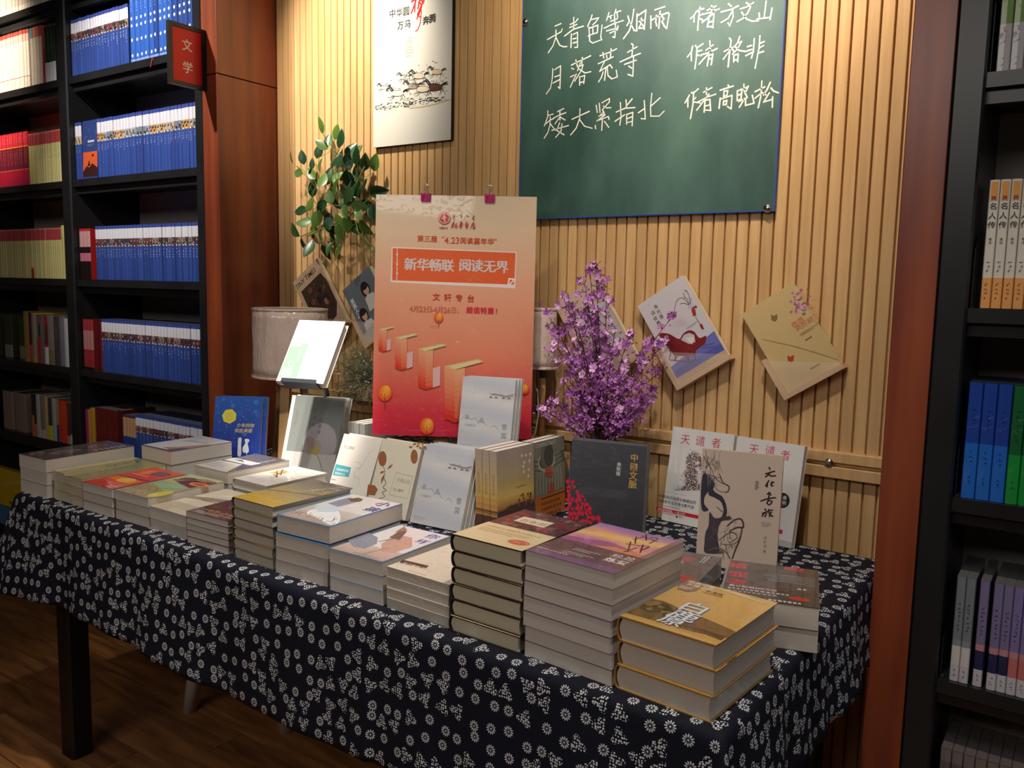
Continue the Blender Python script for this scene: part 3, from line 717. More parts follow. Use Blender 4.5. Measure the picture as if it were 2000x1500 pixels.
# right bookcase books
def mk_g(i): return spine_book(.0215, .33, .19, [(0, .26, C(196, 188, 190)), (.26, .50, C(120, 150, 76)), (.50, .56, C(200, 180, 120)), (.56, 1, C(214, 208, 200))], [(.02, .08, C(90, 84, 84)), (.15, .23, C(110, 100, 100))], C(190, 185, 180), None, i, side=C(190, 184, 184))
row(-.193, -.035, RS[1], [mk_g(0)], .0215, 'shelf_book', 'white book with a green band on the top shelf seen at the right edge', 'book', 'green-banded white books', jit=.001)
def deco_mr(mb, w, h, r):
    a = MB(); A = Art(a, 0)
    A.rect(w * .2, h * .84, w * .85, h * .985, C(226, 150, 60)); A.rect(w * .3, h * .845, w * .75, h * .875, C(150, 70, 60))
    A.text('名人传', w / 2, h * .775, .0135, C(40, 38, 40), .01, vert=True, align='c', gap=1.3)
    A.text('著译', w / 2, h * .53, .006, C(70, 66, 66), 0, vert=True, align='c')
    for fc, cs in zip(a.f, a.c): mb.face([(a.v[i][0], -.0006 - a.v[i][2], a.v[i][1]) for i in fc], 0, cs)
mr = [spine_book(.0172, .243, .17, [(0, .24, C(232, 164, 96)), (.24, .25, C(236, 220, 190)), (.25, 1, C(222, 216, 200))], [(.04, .2, C(150, 90, 50)), (.27, .38, C(120, 116, 110))], C(206, 198, 186), deco_mr, 1, side=C(214, 206, 190))]
row(-.187, -.035, RS[2], mr, .0176, 'shelf_book', 'white book with orange foot and black title on the second right-hand shelf', 'book', 'orange-footed white books', jit=.001)
def mk_rb(i): return spine_book(.0245, .231, .17, [(0, .48, C(30, 100, 190)), (.48, 1, C(24, 62, 150))], [(.55, .78, C(16, 40, 110)), (.1, .2, C(20, 60, 130)), (.3, .42, C(16, 60, 140))], C(60, 62, 72), None, i, side=C(26, 80, 160))
row(-.193, -.118, RS[3], [mk_rb(0)], .0245, 'shelf_book', ['leftmost of the three bright blue books beside the green ones', 'middle one of the three bright blue books beside the green ones', 'bright blue book touching the green books on the right bookcase'], 'book', 'bright blue books at the right', maxn=3, jit=.001)
def mk_rg(i): return spine_book(.0215, .230, .17, [(0, .42, C(20, 140, 56)), (.42, 1, C(16, 92, 48))], [(.5, .8, C(10, 60, 30)), (.1, .2, C(10, 90, 40))], C(70, 76, 72), None, i, side=C(20, 110, 50))
row(-.117, -.035, RS[3], [mk_rg(0)], .0215, 'shelf_book', 'glossy green book on the right bookcase beside the blue ones', 'book', 'green books at the right', jit=.001)
def mk_pp(i):
    lo = [(206, 200, 196), (206, 200, 196), (40, 40, 80), (40, 40, 80), (190, 110, 110), (216, 120, 60)][i]
    return spine_book(.0168, .218, .17, [(0, .16, C(196, 190, 196)), (.16, .34, C(*lo)), (.34, .4, C(190, 130, 140) if i > 1 else C(130, 140, 146)), (.4, 1, C(*[(118, 124, 128), (118, 124, 128), (122, 112, 150), (122, 112, 150), (126, 112, 160), (120, 90, 160)][i]))], [(.45, .76, C(66, 56, 86)), (.04, .12, C(130, 120, 126))], C(110, 106, 102), None, i, side=C(110, 106, 120))
pp = [mk_pp(i) for i in range(6)]
x = -.186
labs = ['grey-green book leftmost on the lower right-hand shelf', 'grey-green book second on the lower right-hand shelf'] + ['violet-grey book with a dark picture band on the lower right-hand shelf'] * 3 + ['violet-grey book with a pink band on the lower right-hand shelf'] * 2 + ['violet book with a fiery orange band on the lower right-hand shelf'] * 6
grp = [None, None] + ['dark-banded violet books'] * 3 + ['pink-banded violet books'] * 2 + ['orange-banded violet books'] * 6
for k, i in enumerate([0, 1, 2, 3, 2, 4, 4, 5, 5]):
    tag(link('shelf_book', pp[i], None, (x, PY + .022 + random.uniform(0, .003), RS[4] + .0008)), labs[k], 'book', grp[k]); x += .0172 + (.007 if k in (1, 2) else 0)
row(-.19, -.03, RS[5], [plainb(.0205, .25, (90, 84, 80), [(0, .9, C(96, 92, 90)), (.9, 1, C(120, 112, 106))], 2)], .0205, 'shelf_book', 'grey book in deep shadow on the lowest right-hand shelf', 'book', 'shadowed grey books at the lower right', jit=.001)
for z, h in ((RS[1], .16), (RS[2], .14), (RS[3], .12), (RS[4], .10)):   # bent metal book ends
    mb = MB(); prof = [(0.0, 0.0), (.10, 0.0), (.10, h * .8), (.075, h), (.03, h), (0.0, h * .8)]
    mb.prism(prof, 0, 0, .0012); mb.box(0, .006, 0, .10, 0, .001)
    tag(mb.build('bookend', 'dark_metal', None, (-.2035, PY + .03, z + .0008)), {RS[1]: 'metal bookend by the green-banded white books', RS[2]: 'metal bookend by the orange-footed white books', RS[3]: 'metal bookend by the bright blue books at the right', RS[4]: 'metal bookend by the grey-green books, lower right'}[z], 'bookend')

# ------------------------------------------------------------------ poster and chalkboard on the wall
def plate(name, x0, x1, z0, z1, y, th, mat, lab, cat):
    t = empty(name, (x0, y, z0)); tag(t, lab, cat); return t
BX0, BX1, BZ0, BZ1, BY = -1.42, -0.6655, 1.545, 2.62, WY - .014
t = plate('chalkboard', BX0, BX1, BZ0, BZ1, BY, 0, '', 'dark green chalkboard with chalk writing, bolted to the slatted wall', 'chalkboard')
mb = MB(); mb.box(.003, BX1 - BX0 - .003, 0, .012, .003, BZ1 - BZ0 - .003); mb.build('board_panel', 'green_board', t)
mb = MB()
W, H = BX1 - BX0, BZ1 - BZ0
for b6 in ((0, .003, -.001, .013, 0, H), (W - .003, W, -.001, .013, 0, H), (.003, W - .003, -.001, .013, 0, .003), (.003, W - .003, -.001, .013, H - .003, H)): mb.box(*b6)
simple('blue_edging', C(40, 88, 176), 0.4); mb.build('edge_strip', 'blue_edging', t)
for px_, py_ in ((1027, 43), (1499, 407)):
    p = onY(px_, py_, BY); mb = MB(); mb.lathe([(0, -.007), (.006, -.007), (.0095, -.004), (.010, 0)], 18)
    mb.build('bolt', 'steel', t, (p.x - BX0, 0, p.z - BZ0), (R(-90), 0, 0))
CHALK = [((1050, 10, 7.407), "255,305 340,268|145,498 275,425 345,385 358,348|268,362 268,460 225,590 155,690|268,470 320,580 380,605 425,600|525,178 525,330|475,280 550,245 585,200|468,325 570,280|390,450 520,350 665,305|490,420 485,615|515,425 580,395 580,610 540,615|515,490 560,480|515,550 565,535|790,145 770,210 725,310|780,210 885,185 840,250 800,285|745,325 750,440 735,450|750,335 875,290 865,400 750,435|800,340 805,410|755,440 755,520 800,550 930,500 915,460 935,290|1035,110 1000,220|1030,170 1080,150|1050,170 1065,195|1135,65 1110,150|1120,110 1205,85|1150,110 1160,180|1060,235 1150,200|1115,150 1120,280|965,335 1100,270 1240,225|1000,375 1165,330 1165,300|1130,280 1120,470 1090,460|1050,405 1160,355"),
 ((1050, 10, 7.407), "*1310,160 1330,240 1295,295|1395,65 1370,230 1330,370 1245,485|1350,270 1400,370 1440,370|1440,130 1435,370|1440,160 1570,75 1545,350|1470,240 1530,220|1505,190 1490,290 1470,320|1505,270 1530,300|1465,335 1545,330|1700,70 1840,25|1640,160 1640,335|1650,220 1750,160 1890,110 1905,130 1870,340 1830,300|1775,90 1755,335|1720,150 1715,210 1710,240 1725,300|1800,160 1830,200 1800,240 1830,290"),
 ((1050, 80, 7.407), "222,405 215,540 190,680 130,765|250,415 335,360 325,690 300,665|250,520 325,495|225,610 320,560|490,350 770,215|555,275 580,375|650,240 640,330|495,395 525,410|480,520 530,495|475,670 560,480|620,320 580,430|600,370 660,345 640,420 540,580|590,400 690,465 770,445|610,520 610,640|615,520 685,500 670,615|610,605 670,590|905,215 1030,170 1145,115|945,170 960,245|1065,115 1055,235|1000,210 1005,245|880,330 990,280 1095,230|975,290 900,440 1050,345 1080,390|950,450 925,530 885,590|990,400 970,570|1010,390 1020,500 1075,550 1155,520 1140,425|1360,40 1385,60 1365,220|1305,165 1440,85|1195,305 1370,225 1490,180|1260,340 1430,280|1390,235 1380,510 1310,485|1320,365 1365,395"),
 ((1050, 175, 7.407), "150,310 150,390 100,525|155,375 225,355|105,510 185,440 235,420|185,400 180,520 150,620 100,700|190,500 260,590|290,320 380,275|230,415 325,365 410,335|325,320 325,440|320,400 255,495|330,400 400,440|320,480 280,590 385,655|210,590 450,520|355,500 340,600 265,690|500,430 620,375 750,315|615,280 610,420 560,560 480,655|615,440 680,530 790,560|850,230 865,330|895,200 905,330|935,190 1040,130 1040,180 940,290|955,240 1000,265 1060,262|945,305 960,325 890,385 970,360|960,330 975,370 860,455 1025,390 1035,430|940,430 930,590|835,520 840,565|970,460 1030,545|1200,190 1210,400 1190,515|1140,325 1270,270|1120,460 1260,365|1370,135 1280,245|1280,150 1290,270 1410,260|1290,360 1290,500|1295,360 1380,330 1370,525|1300,420 1365,395|1295,480 1370,460|1460,335 1540,280|1545,160 1560,425 1500,420|1655,55 1635,250 1640,385 1760,385 1830,315|1640,240 1775,120"),
 ((1320, 0, 9.09), "370,200 330,270 265,330|325,280 325,390|435,130 400,210|400,180 500,155|420,200 400,400 390,535|420,280 480,250|425,330 480,360|640,100 640,200|560,185 710,110|480,260 620,220 770,160|690,170 560,330 470,400|560,480 590,330|590,310 680,240 660,490|590,400 650,380|570,470 650,480|935,70 985,110|805,215 990,170 1110,105|1010,190 1020,300 960,460 930,410|1000,210 930,330 810,400|1255,50 1300,85|1150,160 1300,110 1380,50|1350,70 1280,230 1190,330 1090,385|1170,220 1260,340 1360,380 1465,370|1605,25 1570,310|1480,235 1490,330|1445,340 1680,310|1710,150 1675,345|300,820 280,920 210,1010|275,920 278,1080|350,810 380,850 485,780|380,860 370,1000 340,1220|380,920 460,895|390,980 450,990|605,730 615,860|540,890 665,800|410,990 570,940 735,865|640,900 540,1000 415,1140|590,990 560,1170|590,990 660,960 630,1150|580,1060 650,1030|955,680 985,720 960,900 930,1190|860,915 1010,840|960,900 845,1050|1000,870 1040,920|1135,650 1100,760 1040,830|1110,760 1170,740 1090,880 1010,960|1060,830 1130,900 1245,915|1030,990 1030,1100|1040,980 1110,960 1100,1095|1040,1070 1100,1060|1395,690 1380,900 1345,1030|1275,830 1345,810|1270,905 1350,880|1245,990 1360,930|1495,640 1480,850 1410,1210|1500,770 1570,740|1490,850 1560,810|1480,940 1560,915"),
 ((1320, 150, 9.09), "245,325 165,465|215,400 215,535|280,280 310,300 400,215|320,270 305,500 260,745|330,400 355,370|330,450 430,465|545,200 545,310|495,275 640,195|390,450 540,370 710,310|590,310 480,450 375,590|520,420 505,630|520,420 605,400 620,600|530,520 600,500|520,590 620,600|930,150 945,180|790,240 1020,165|860,250 850,350|860,260 925,245 905,340|850,345 910,330|790,380 770,560|790,400 1000,330 985,570 920,530|850,430 845,500|850,440 910,420 890,500|845,500 900,490|1095,250 1090,420|1100,250 1175,220 1160,390|1100,330 1160,310|1090,420 1160,395|1210,135 1215,250 1270,370|1170,240 1290,170 1230,300|1120,440 1270,370|1220,390 1130,540|1240,400 1240,510 1390,470 1360,330|1530,80 1510,350 1465,550|1410,265 1580,180|1520,290 1410,380|1530,280 1600,320|1680,100 1620,230 1560,320|1690,200 1740,255 1820,285|1660,290 1560,450 1720,400|1720,360 1715,540")]
ME = Matrix.Translation((BX0, BY, BZ0)) @ Matrix.Rotation(R(90), 4, 'X')
Lb = mapper(ME)
mb = MB()
rnd = random.Random(3)
for (ox, oy, s), st in CHALK:
    wd = .0036 if not st.startswith('*') else .0043
    if s > 9: wd = .0043
    for stroke in st.strip('*').split('|'):
        pts = [Lb(ox + float(a.split(',')[0]) / s, oy + float(a.split(',')[1]) / s) for a in stroke.split()]
        A = Art(mb, .0004)
        for i in range(len(pts) - 1):
            A.z = .0004
            A.stroke([pts[i], pts[i + 1]], wd * rnd.uniform(.85, 1.1), (1, 1, 1, 1))
        for p in pts:
            A.z = .0004 + rnd.random() * .0001; A.ell(p[0], p[1], wd * .5, wd * .5, (1, 1, 1, 1), 8)
o = mb.build('chalk_writing', 'chalk', t, (0, -.0004, 0), (R(90), 0, 0))

PX0, PX1, PZ0, PZ1, PYY = -2.006, -1.676, 1.795, 2.5, WY - .014
t = empty('wall_poster', (PX0, PYY, PZ0)); tag(t, 'white wall panel printed with ink horses and a red character, left of the chalkboard', 'poster')
mb = MB(); mb.box(0, PX1 - PX0, 0, .012, 0, PZ1 - PZ0); mb.build('backing', 'black_leg', t)
mb = MB(); L = mapper(Matrix.Translation((PX0, PYY, PZ0)) @ Matrix.Rotation(R(90), 4, 'X')); A = Art(mb, 0.0003, L=L)
W, H = PX1 - PX0, PZ1 - PZ0
A.rect(0, 0, W - .002, H, C(224, 222, 212))
INK = C(26, 24, 22); RED = C(214, 30, 40)
def ptxt(A, ch, px, py, hpx, col, bold=0.0, sx=1.0, shear=0.0, rot=0.0):
    a = A.L(px, py + hpx / 2); b2 = A.L(px, py - hpx / 2); s = b2[1] - a[1]
    A.text(ch, a[0], a[1] + s * .12, s * 1.02, col, bold, align='c', sx=sx, shear=shear, rot=rot)
for ch, px_, py_, hp, bo in (('中', 766, 27, 18, .02), ('华', 780, 25, 17, .02), ('圆', 793, 22, 18, .02), ('万', 782, 50, 17, .02), ('马', 796, 47, 17, .02), ('奔', 832, 40, 18, .03), ('腾', 845, 36, 18, .03)):
    ptxt(A, ch, px_, py_, hp, INK, bo)
for st, w in (("806,-22 813,-2 803,27", .006), ("803,4 815,-4", .006), ("812,-6 810,24", .005), ("818,-14 832,-6", .006), ("824,-16 816,18", .006), ("834,-12 822,14 815,30", .006), ("817,4 824,12 814,38", .005), ("815,34 823,18 821,44 816,58 811,61", .0035), ("816,30 822,34", .004), ("819,-4 828,6", .006)):
    A.stroke([tuple(float(v) for v in q.split(',')) for q in st.split()], w, RED, px=True)
A.lines(*L(793, 73), .026, .062, 7, C(190, 186, 176), 4)
# generic ink-brush herd of running horses
def horse(A, px_, py_, s, body, seed):
    r = random.Random(seed); q = lambda pts: [(px_ + a * s, py_ + b2 * s) for a, b2 in pts]
    if body: A.poly(q([(-12, -6), (-4, -9), (8, -8), (14, -5), (13, 2), (4, 5), (-8, 4)]), body, px=True)
    for pts, w in (([(-12, -6), (-3, -9), (8, -8), (14, -4)], 1.2), ([(-10, 4), (2, 5), (12, 2)], 1.0), ([(-12, -6), (-18, -14), (-22, -13), (-25, -8), (-19, -9)], 2.2), ([(-9, -8), (-16, -17), (-19, -15)], 3.0),
                   ([(-10, 3), (-16, 8), (-22, 7)], 1.1), ([(-8, 4), (-12, 12), (-18, 14)], 1.1), ([(10, 2), (12, 9), (7, 14)], 1.3), ([(13, 0), (18, 6), (20, 12)], 1.3), ([(14, -5), (19, -10), (26, -12)], 3.2), ([(17, -8), (27, -8)], 2.2)):
        A.stroke(q(pts), w * .0021 * s, INK if r.random() < .75 else C(90, 84, 78), px=True, taper=True)
for k, (hx, hy, s, bd) in enumerate(((750, 172, .55, None), (790, 152, .6, None), (776, 184, .85, C(226, 220, 206)), (818, 150, .80, C(222, 208, 184)), (806, 170, .75, C(170, 160, 150)), (826, 176, .85, C(224, 210, 184)), (853, 142, .74, C(214, 194, 156)), (850, 172, .98, C(88, 56, 42)))):
    horse(A, hx, hy, s, bd, k)
rr = random.Random(12)
for k in range(150):       # loose dry-brush flicks around manes and legs
    hx, hy = rr.choice(((750, 165), (768, 176), (790, 148), (812, 142), (806, 165), (826, 172), (846, 136), (842, 166), (864, 166)))
    x_, y_ = hx + rr.gauss(0, 7), hy + rr.gauss(0, 9); A.z = .0007 + rr.random() * .0002; a0 = rr.uniform(-1, 2.4); l_ = rr.uniform(2, 8)
    A.stroke([(x_, y_), (x_ + l_ * .5 * math.cos(a0), y_ + l_ * .5 * math.sin(a0) + .6), (x_ + l_ * math.cos(a0), y_ + l_ * math.sin(a0))], rr.uniform(.0006, .0024), C(*rr.choice([(50, 46, 42), (90, 84, 76), (140, 130, 116), (60, 50, 44)])), px=True, taper=True)
rr = random.Random(11)
for k in range(130):
    f = rr.random(); gx = 731 + f * 132; gy = 214 - f * 18 + rr.uniform(-13, 5) * (1 - abs(f - .45))
    A.z = .0007 + rr.random() * .0002
    A.stroke([(gx, gy), (gx + rr.uniform(2, 7), gy - rr.uniform(0, 2.5))], rr.uniform(.001, .004), C(*rr.choice([(50, 50, 44), (80, 76, 64), (120, 110, 90), (40, 40, 40)])), px=True, taper=True)
A.stroke([(800, 212), (840, 206), (880, 194)], .003, C(196, 176, 130), px=True)
mb.build('print_sheet', 'printed_paper', t, None, (R(90), 0, 0))

# ================================================================== table, cloth, riser
TZ = 0.75
TA = R(-1.3)
table = empty('display_table', (-2.425, 1.112, 0), TA); tag(table, 'long black-legged display table under the navy floral cloth', 'table')
TW, TD = 2.05, 0.945
mb = MB(); mb.box(.004, TW - .004, .004, TD, .715, .7475); mb.build('tabletop', 'black_shelf', table)
mb = MB(); mb.box(.05, TW - .05, .045, .07, .62, .715); mb.build('apron', 'black_leg', table)
mb = MB(); mb.box(.05, TW - .05, TD - .10, TD - .075, .62, .715); mb.build('apron', 'black_leg', table)
for x, y in ((.10, .035), (TW - .15, .035), (.10, TD - .12), (TW - .15, TD - .12)):
    mb = MB(); c = .006; a, e = .066, .06
    mb.prism([(x + c, y), (x + a - c, y), (x + a, y + c), (x + a, y + e - c), (x + a - c, y + e), (x + c, y + e), (x, y + e - c), (x, y + c)], 2, 0, .715)
    mb.build('leg', 'black_leg', table)

def cloth():
    """table cloth laid out in fabric coordinates and folded over the table edges; UV = fabric metres"""
    OF, OR, OL = 0.275, 0.20, 0.20        # overhang front, right, left
    st = 0.011
    us = []; u = -OL
    while u < TW + OR + 1e-6: us.append(u); u += st
    vs_ = []; v = -OF
    while v < TD + 1e-6: vs_.append(v); v += st
    def drape(s, along, seed, amp):
        """s = distance past the edge -> (outward, down)"""
        r = .012
        if s <= 0: return 0.0, 0.0
        if s < r * PI / 2: a = s / r; return r * math.sin(a), r * (1 - math.cos(a))
        q = s - r * PI / 2
        k = min(1.0, q / .25)
        w = (math.sin(along * 17 + seed) * .5 + math.sin(along * 37 + seed * 2.1) * .3 + math.sin(along * 9.3 + seed * 3) * .6)
        return r + q * .05 + amp * k * (w + 1.1) * .5, r + q * .993
    pts = []; uv = []
    for v in vs_:
        for u in us:
            a = max(0.0, -u); b2 = max(0.0, -v); c = max(0.0, u - TW)
            cx = min(max(u, 0.0), TW); cy = max(v, 0.0)
            if b2 > 0 and (a > 0 or c > 0):
                s = a if a > 0 else c; sgn = -1 if a > 0 else 1
                rr_ = math.hypot(s, b2); th = math.atan2(b2, s)        # 0 = sideways, 90deg = forward
                # fabric piles into a fold hanging from the corner
                k = min(1, rr_ / .30)
                fold = math.sin(th * 4.0) * .028 * k * math.sin(2 * th) 
                if a > 0: fold = abs(math.sin(2 * th)) * .05 * k
                else: fold = (abs(math.sin(2 * th)) ** .8) * .055 * k + math.sin(th * 8) * .006 * k
                o1, d1 = drape(rr_, TW if c > 0 else 0, 1.3 if c > 0 else .4, .016)
                out = o1 * .9 + fold
                mx_ = max(s, b2)
                dn = d1 * (1 - .10 * math.sin(2 * th) ** 2) * (1.0 if rr_ < .02 else (mx_ / rr_) ** .35)
                pts.append((cx + sgn * out * math.cos(th), cy - out * math.sin(th), TZ - dn))
            elif b2 > 0:
                f = .010 + .030 * min(1, abs(u - 1.3) / 1.3)
                o1, d1 = drape(b2, u, 1.3 if u > 1.4 else .4, f)
                wv = .012 * math.sin(u * 5.1 + .8) * min(1, b2 / .27)
                pts.append((cx, -o1, TZ - d1 + wv * .0 + .010 * math.sin(u * 4.3) * (b2 / .27)))
            elif c > 0 or a > 0:
                s = max(a, c)
                o1, d1 = drape(s, v * 1.5 + 2, 2.2, .03)
                pts.append((cx + (o1 if c > 0 else -o1), cy, TZ - d1))
            else:
                pts.append((u, v, TZ + .0009 * math.sin(u * 23) * math.sin(v * 19)))
            uv.append((u, v))
    nx = len(us); me = bpy.data.meshes.new('tablecloth')
    fs = [(j * nx + i, j * nx + i + 1, (j + 1) * nx + i + 1, (j + 1) * nx + i) for j in range(len(vs_) - 1) for i in range(nx - 1)]
    me.from_pydata(pts, [], fs); me.materials.append(MATS['batik_cloth'])
    ul = me.uv_layers.new(name='UVMap')
    ul.data.foreach_set('uv', [c for f in fs for i in f for c in uv[i]])
    me.polygons.foreach_set('use_smooth', [True] * len(fs)); me.update()
    o = link('tablecloth', me, None, (-2.425, 1.112, 0.0008), (0, 0, TA))
    s = o.modifiers.new('t', 'SOLIDIFY'); s.thickness = .0008; s.offset = -1
    tag(o, 'navy cotton cloth printed with white flowers, draped over the long display table', 'tablecloth')
cloth()

def riser(x0, x1, y0, y1, z1, rz, lab):
    t = empty('display_riser', (x0, y0, TZ), rz); tag(t, lab, 'riser')
    W, D, H = x1 - x0, y1 - y0, z1 - TZ
    mb = MB(); mb.box(.004, W - .004, .004, D - .004, .002, H - .002); mb.build('box', 'black_leg', t)
    me = bpy.data.meshes.new('cloth_cover'); n = 40
    prof = [(0, 0.0015)] + [(0, H - .006), (.002, H - .001), (.006, H)] + [(D - .006, H), (D, H - .006), (D, 0.0015)]
    ln = [0]; 
    for i in range(1, len(prof)): ln.append(ln[-1] + math.hypot(prof[i][0] - prof[i - 1][0], prof[i][1] - prof[i - 1][1]))
    pts = []; uv = []
    for i in range(n + 1):
        for k, (y, z) in enumerate(prof):
            pts.append((W * i / n, y, z)); uv.append((W * i / n + 3.3, ln[k] + 1.7))
    m_ = len(prof); fs = [(i * m_ + k, (i + 1) * m_ + k, (i + 1) * m_ + k + 1, i * m_ + k + 1) for i in range(n) for k in range(m_ - 1)]
    for xx, flip in ((0, 1), (W, 0)):
        b0 = len(pts); pts += [(xx, y, z) for y, z in prof]; uv += [(y + 5, z + 2) for y, z in prof]
        fs.append(tuple(range(b0, b0 + m_))[::-1] if not flip else tuple(range(b0, b0 + m_)))
    me.from_pydata(pts, [], fs); me.materials.append(MATS['batik_cloth']); ul = me.uv_layers.new(name='UVMap')
    ul.data.foreach_set('uv', [c for f in fs for i in f for c in uv[i]]); me.update()
    link('cloth_cover', me, t)
riser(-1.665, -1.245, 1.735, 2.045, .902, 0, 'low riser under floral cloth behind the leaning books')

# white plastic stool under the table
st = empty('stool', (-2.06, 1.58, 0)); tag(st, 'white plastic stool standing in the dark under the table', 'stool')
mb = MB(); mb.lathe([(0, .43), (.13, .43), (.145, .425), (.15, .40), (.14, .40)], 28); mb.build('seat', 'white_plastic', st)
for lx, ly, r0, r1 in ((-.187, -.074, .022, .024), (.145, .032, .026, .040), (-.15, .22, .022, .024), (.17, .25, .024, .026)):
    mb = MB(); mb.tube([(lx, ly, 0), (lx * .8, ly * .8, .22), (lx * .6, ly * .6, .402)], [r0, (r0 + r1) / 2, r1], 12); mb.build('leg', 'white_plastic', st)

# ================================================================== books
def book(name, w, d, t, hard, colr, art, M4, pages='pages', spine=None, back=None, mat='printed_wrapped', spine_art=None):
    """root Empty with cover and page_block; local x = width from spine, y = height of page, z = thickness"""
    root = link(name, None); root.empty_display_size = .05
    root.matrix_world = M4
    spine = spine or colr; back = back or colr
    mb = MB()
    if hard:
        bt = .0018; ov = .0028
        for z0, z1, c in ((0, bt, back), (t - bt, t, colr)):
            mb.box(.004, w, 0, d, z0, z1, 0, c)
        n = 9; outer = []; inner = []
        for k in range(n + 1):
            a = PI * k / n; outer.append((.004 - .0085 * math.sin(a) ** .7 if 0 < k < n else .004, t / 2 - math.cos(a) * t / 2))
            inner.append((.004 - .0065 * math.sin(a) ** .7 if 0 < k < n else .004, t / 2 - math.cos(a) * (t / 2 - .0016)))
        vs = []
        for y in (0, d): vs += [(p[0], y, p[1]) for p in outer] + [(p[0], y, p[1]) for p in inner]
        m_ = n + 1; fs = []
        for k in range(n):
            fs += [(k, k + 1, 2 * m_ + k + 1, 2 * m_ + k), (m_ + k, 3 * m_ + k, 3 * m_ + k + 1, m_ + k + 1), (k, m_ + k, m_ + k + 1, k + 1), (2 * m_ + k, 2 * m_ + k + 1, 3 * m_ + k + 1, 3 * m_ + k)]
        mb.mesh(vs, fs, 0, spine)
        pb = MB(); n = 8; prof = [(w - ov - .0005 - .002 * math.sin(PI * k / n), bt + (t - 2 * bt) * k / n) for k in range(n + 1)]
        prof += [(.0045 - .0052 * math.sin(PI * k / n), t - bt - (t - 2 * bt) * k / n) for k in range(n + 1)]
        pb.prism(prof, 1, ov, d - ov)
    else:
        bt = .0005
        mb.box(0, w, 0, d, 0, bt, 0, back); mb.box(0, w, 0, d, t - bt, t, 0, colr); mb.box(0, bt, 0, d, bt, t - bt, 0, spine)
        pb = MB(); e = .0007; prof = [(bt, bt), (w - e, bt), (w - e * 1.6, t * .5), (w - e, t - bt), (bt, t - bt)]
        pb.prism(prof, 1, e, d - e)
    L = mapper(M4 @ Matrix.Translation((0, 0, t)))
    A = Art(mb, t, 0, L); A.w = w; A.h = d
    if art: art(A, w, d)
    if spine_art:
        sa = MB(); S = Art(sa, 0); spine_art(S, t, d)
        for fc, cs in zip(sa.f, sa.c): mb.face([(-.0002 - sa.v[i][2] - (.0085 if hard else 0), sa.v[i][1], t - sa.v[i][0]) for i in fc][::-1], 0, cs)
    cv = mb.build('cover', mat, root)
    pb.build('page_block', pages, root)
    return root

ORD = ['topmost', 'second from the top', 'third from the top', 'fourth from the top', 'fifth from the top', 'sixth from the top', 'lowest']
def stack(x, y, rz, w, d, zt, n, hard, colr, art, lab, stackname, pages='pages_wrapped', spine=None, name='book', zb=TZ + .001, group=None, jit=.0022, tl=None, back=None):
    t = (zt - zb) / n
    rnd = random.Random(int(abs(x) * 1000))
    top = Matrix.Translation((x, y, zb + (n - 1) * t)) @ Matrix.Rotation(R(rz), 4, 'Z')
    b0 = book(name, w, d, t - .0003, hard, colr, art, top, pages, spine, back)
    tag(b0, lab + ', topping ' + stackname, 'book', group)
    for k in range(1, n):
        c = copy_tree(b0)
        c.matrix_world = Matrix.Translation((x + rnd.uniform(-jit, jit), y + rnd.uniform(-jit * .3, jit), zb + (n - 1 - k) * t)) @ Matrix.Rotation(R(rz + rnd.uniform(-.5, .5)), 4, 'Z')
        o = ORD[k] if k < n - 1 else 'lowest'
        c['label'] = 'closed book, ' + o + ' in ' + stackname
    return b0

def noise_blobs(A, x0, y0, x1, y1, n, cols, smin, smax, seed, asp=1.0):
    r = random.Random(seed); z = A.z
    for _ in range(n):
        A.z = z + r.random() * .00008
        s = r.uniform(smin, smax); A.ell(r.uniform(x0 + s, x1 - s), r.uniform(y0 + s * asp, y1 - s * asp), s, s * asp * r.uniform(.6, 1.2), C(*r.choice(cols)), 9, r.random())
    A.z = z + .0001

def art_s1(A, w, h):
    A.grad(0, 0, w, h, lambda u, v: mixc(C(74, 66, 66), C(96, 86, 88), v), 3, 3)
    for cx, cy, rx, ry in ((.5, .35, .022, .045), (.45, .75, .02, .03), (.25, .12, .016, .02)): A.ell(cx * w, cy * h, rx, ry, C(140, 124, 116)); A.ell(cx * w + .004, cy * h, rx * .6, ry * .7, C(110, 92, 86))
    A.lines(.75 * w, .95 * h, .02, .1, 6, C(200, 196, 190), 2)
def art_s2(A, w, h):
    A.rect(0, 0, w, h, C(198, 184, 120)); A.rect(.14 * w, .0, w * .98, h, C(150, 142, 88)); A.ell(.55 * w, .18 * h, .045, .05, C(196, 178, 128)); A.ell(.55 * w, .18 * h, .043, .048, C(150, 142, 88))
    A.stroke([(.3 * w, .55 * h), (.35 * w, .7 * h), (.3 * w, .85 * h)], .004, C(60, 70, 40)); noise_blobs(A, .2 * w, .45 * h, .45 * w, .95 * h, 22, [(60, 76, 40), (90, 104, 60)], .002, .005, 3)
def art_s3(A, w, h):
    A.rect(0, 0, w, h, C(214, 66, 28)); A.rect(.0, 0, w, .18 * h, C(196, 60, 30))
    A.poly([(.1 * w, .3 * h), (.9 * w, .25 * h), (.9 * w, .42 * h), (.1 * w, .5 * h)], C(236, 120, 40)); A.ell(.55 * w, .36 * h, .03, .022, C(240, 190, 50))
    A.poly([(.05 * w, .44 * h), (.95 * w, .48 * h), (.95 * w, .51 * h), (.05 * w, .47 * h)], C(70, 26, 20)); A.ell(.62 * w, .8 * h, .032, .024, C(120, 50, 80)); A.ell(.25 * w, .75 * h, .02, .03, C(240, 110, 40))
    A.lines(.7 * w, .12 * h, .03, .02, 2, C(240, 200, 150), 1); A.lines(.1 * w, .65 * h, .09, .012, 1, C(240, 190, 120), 5)
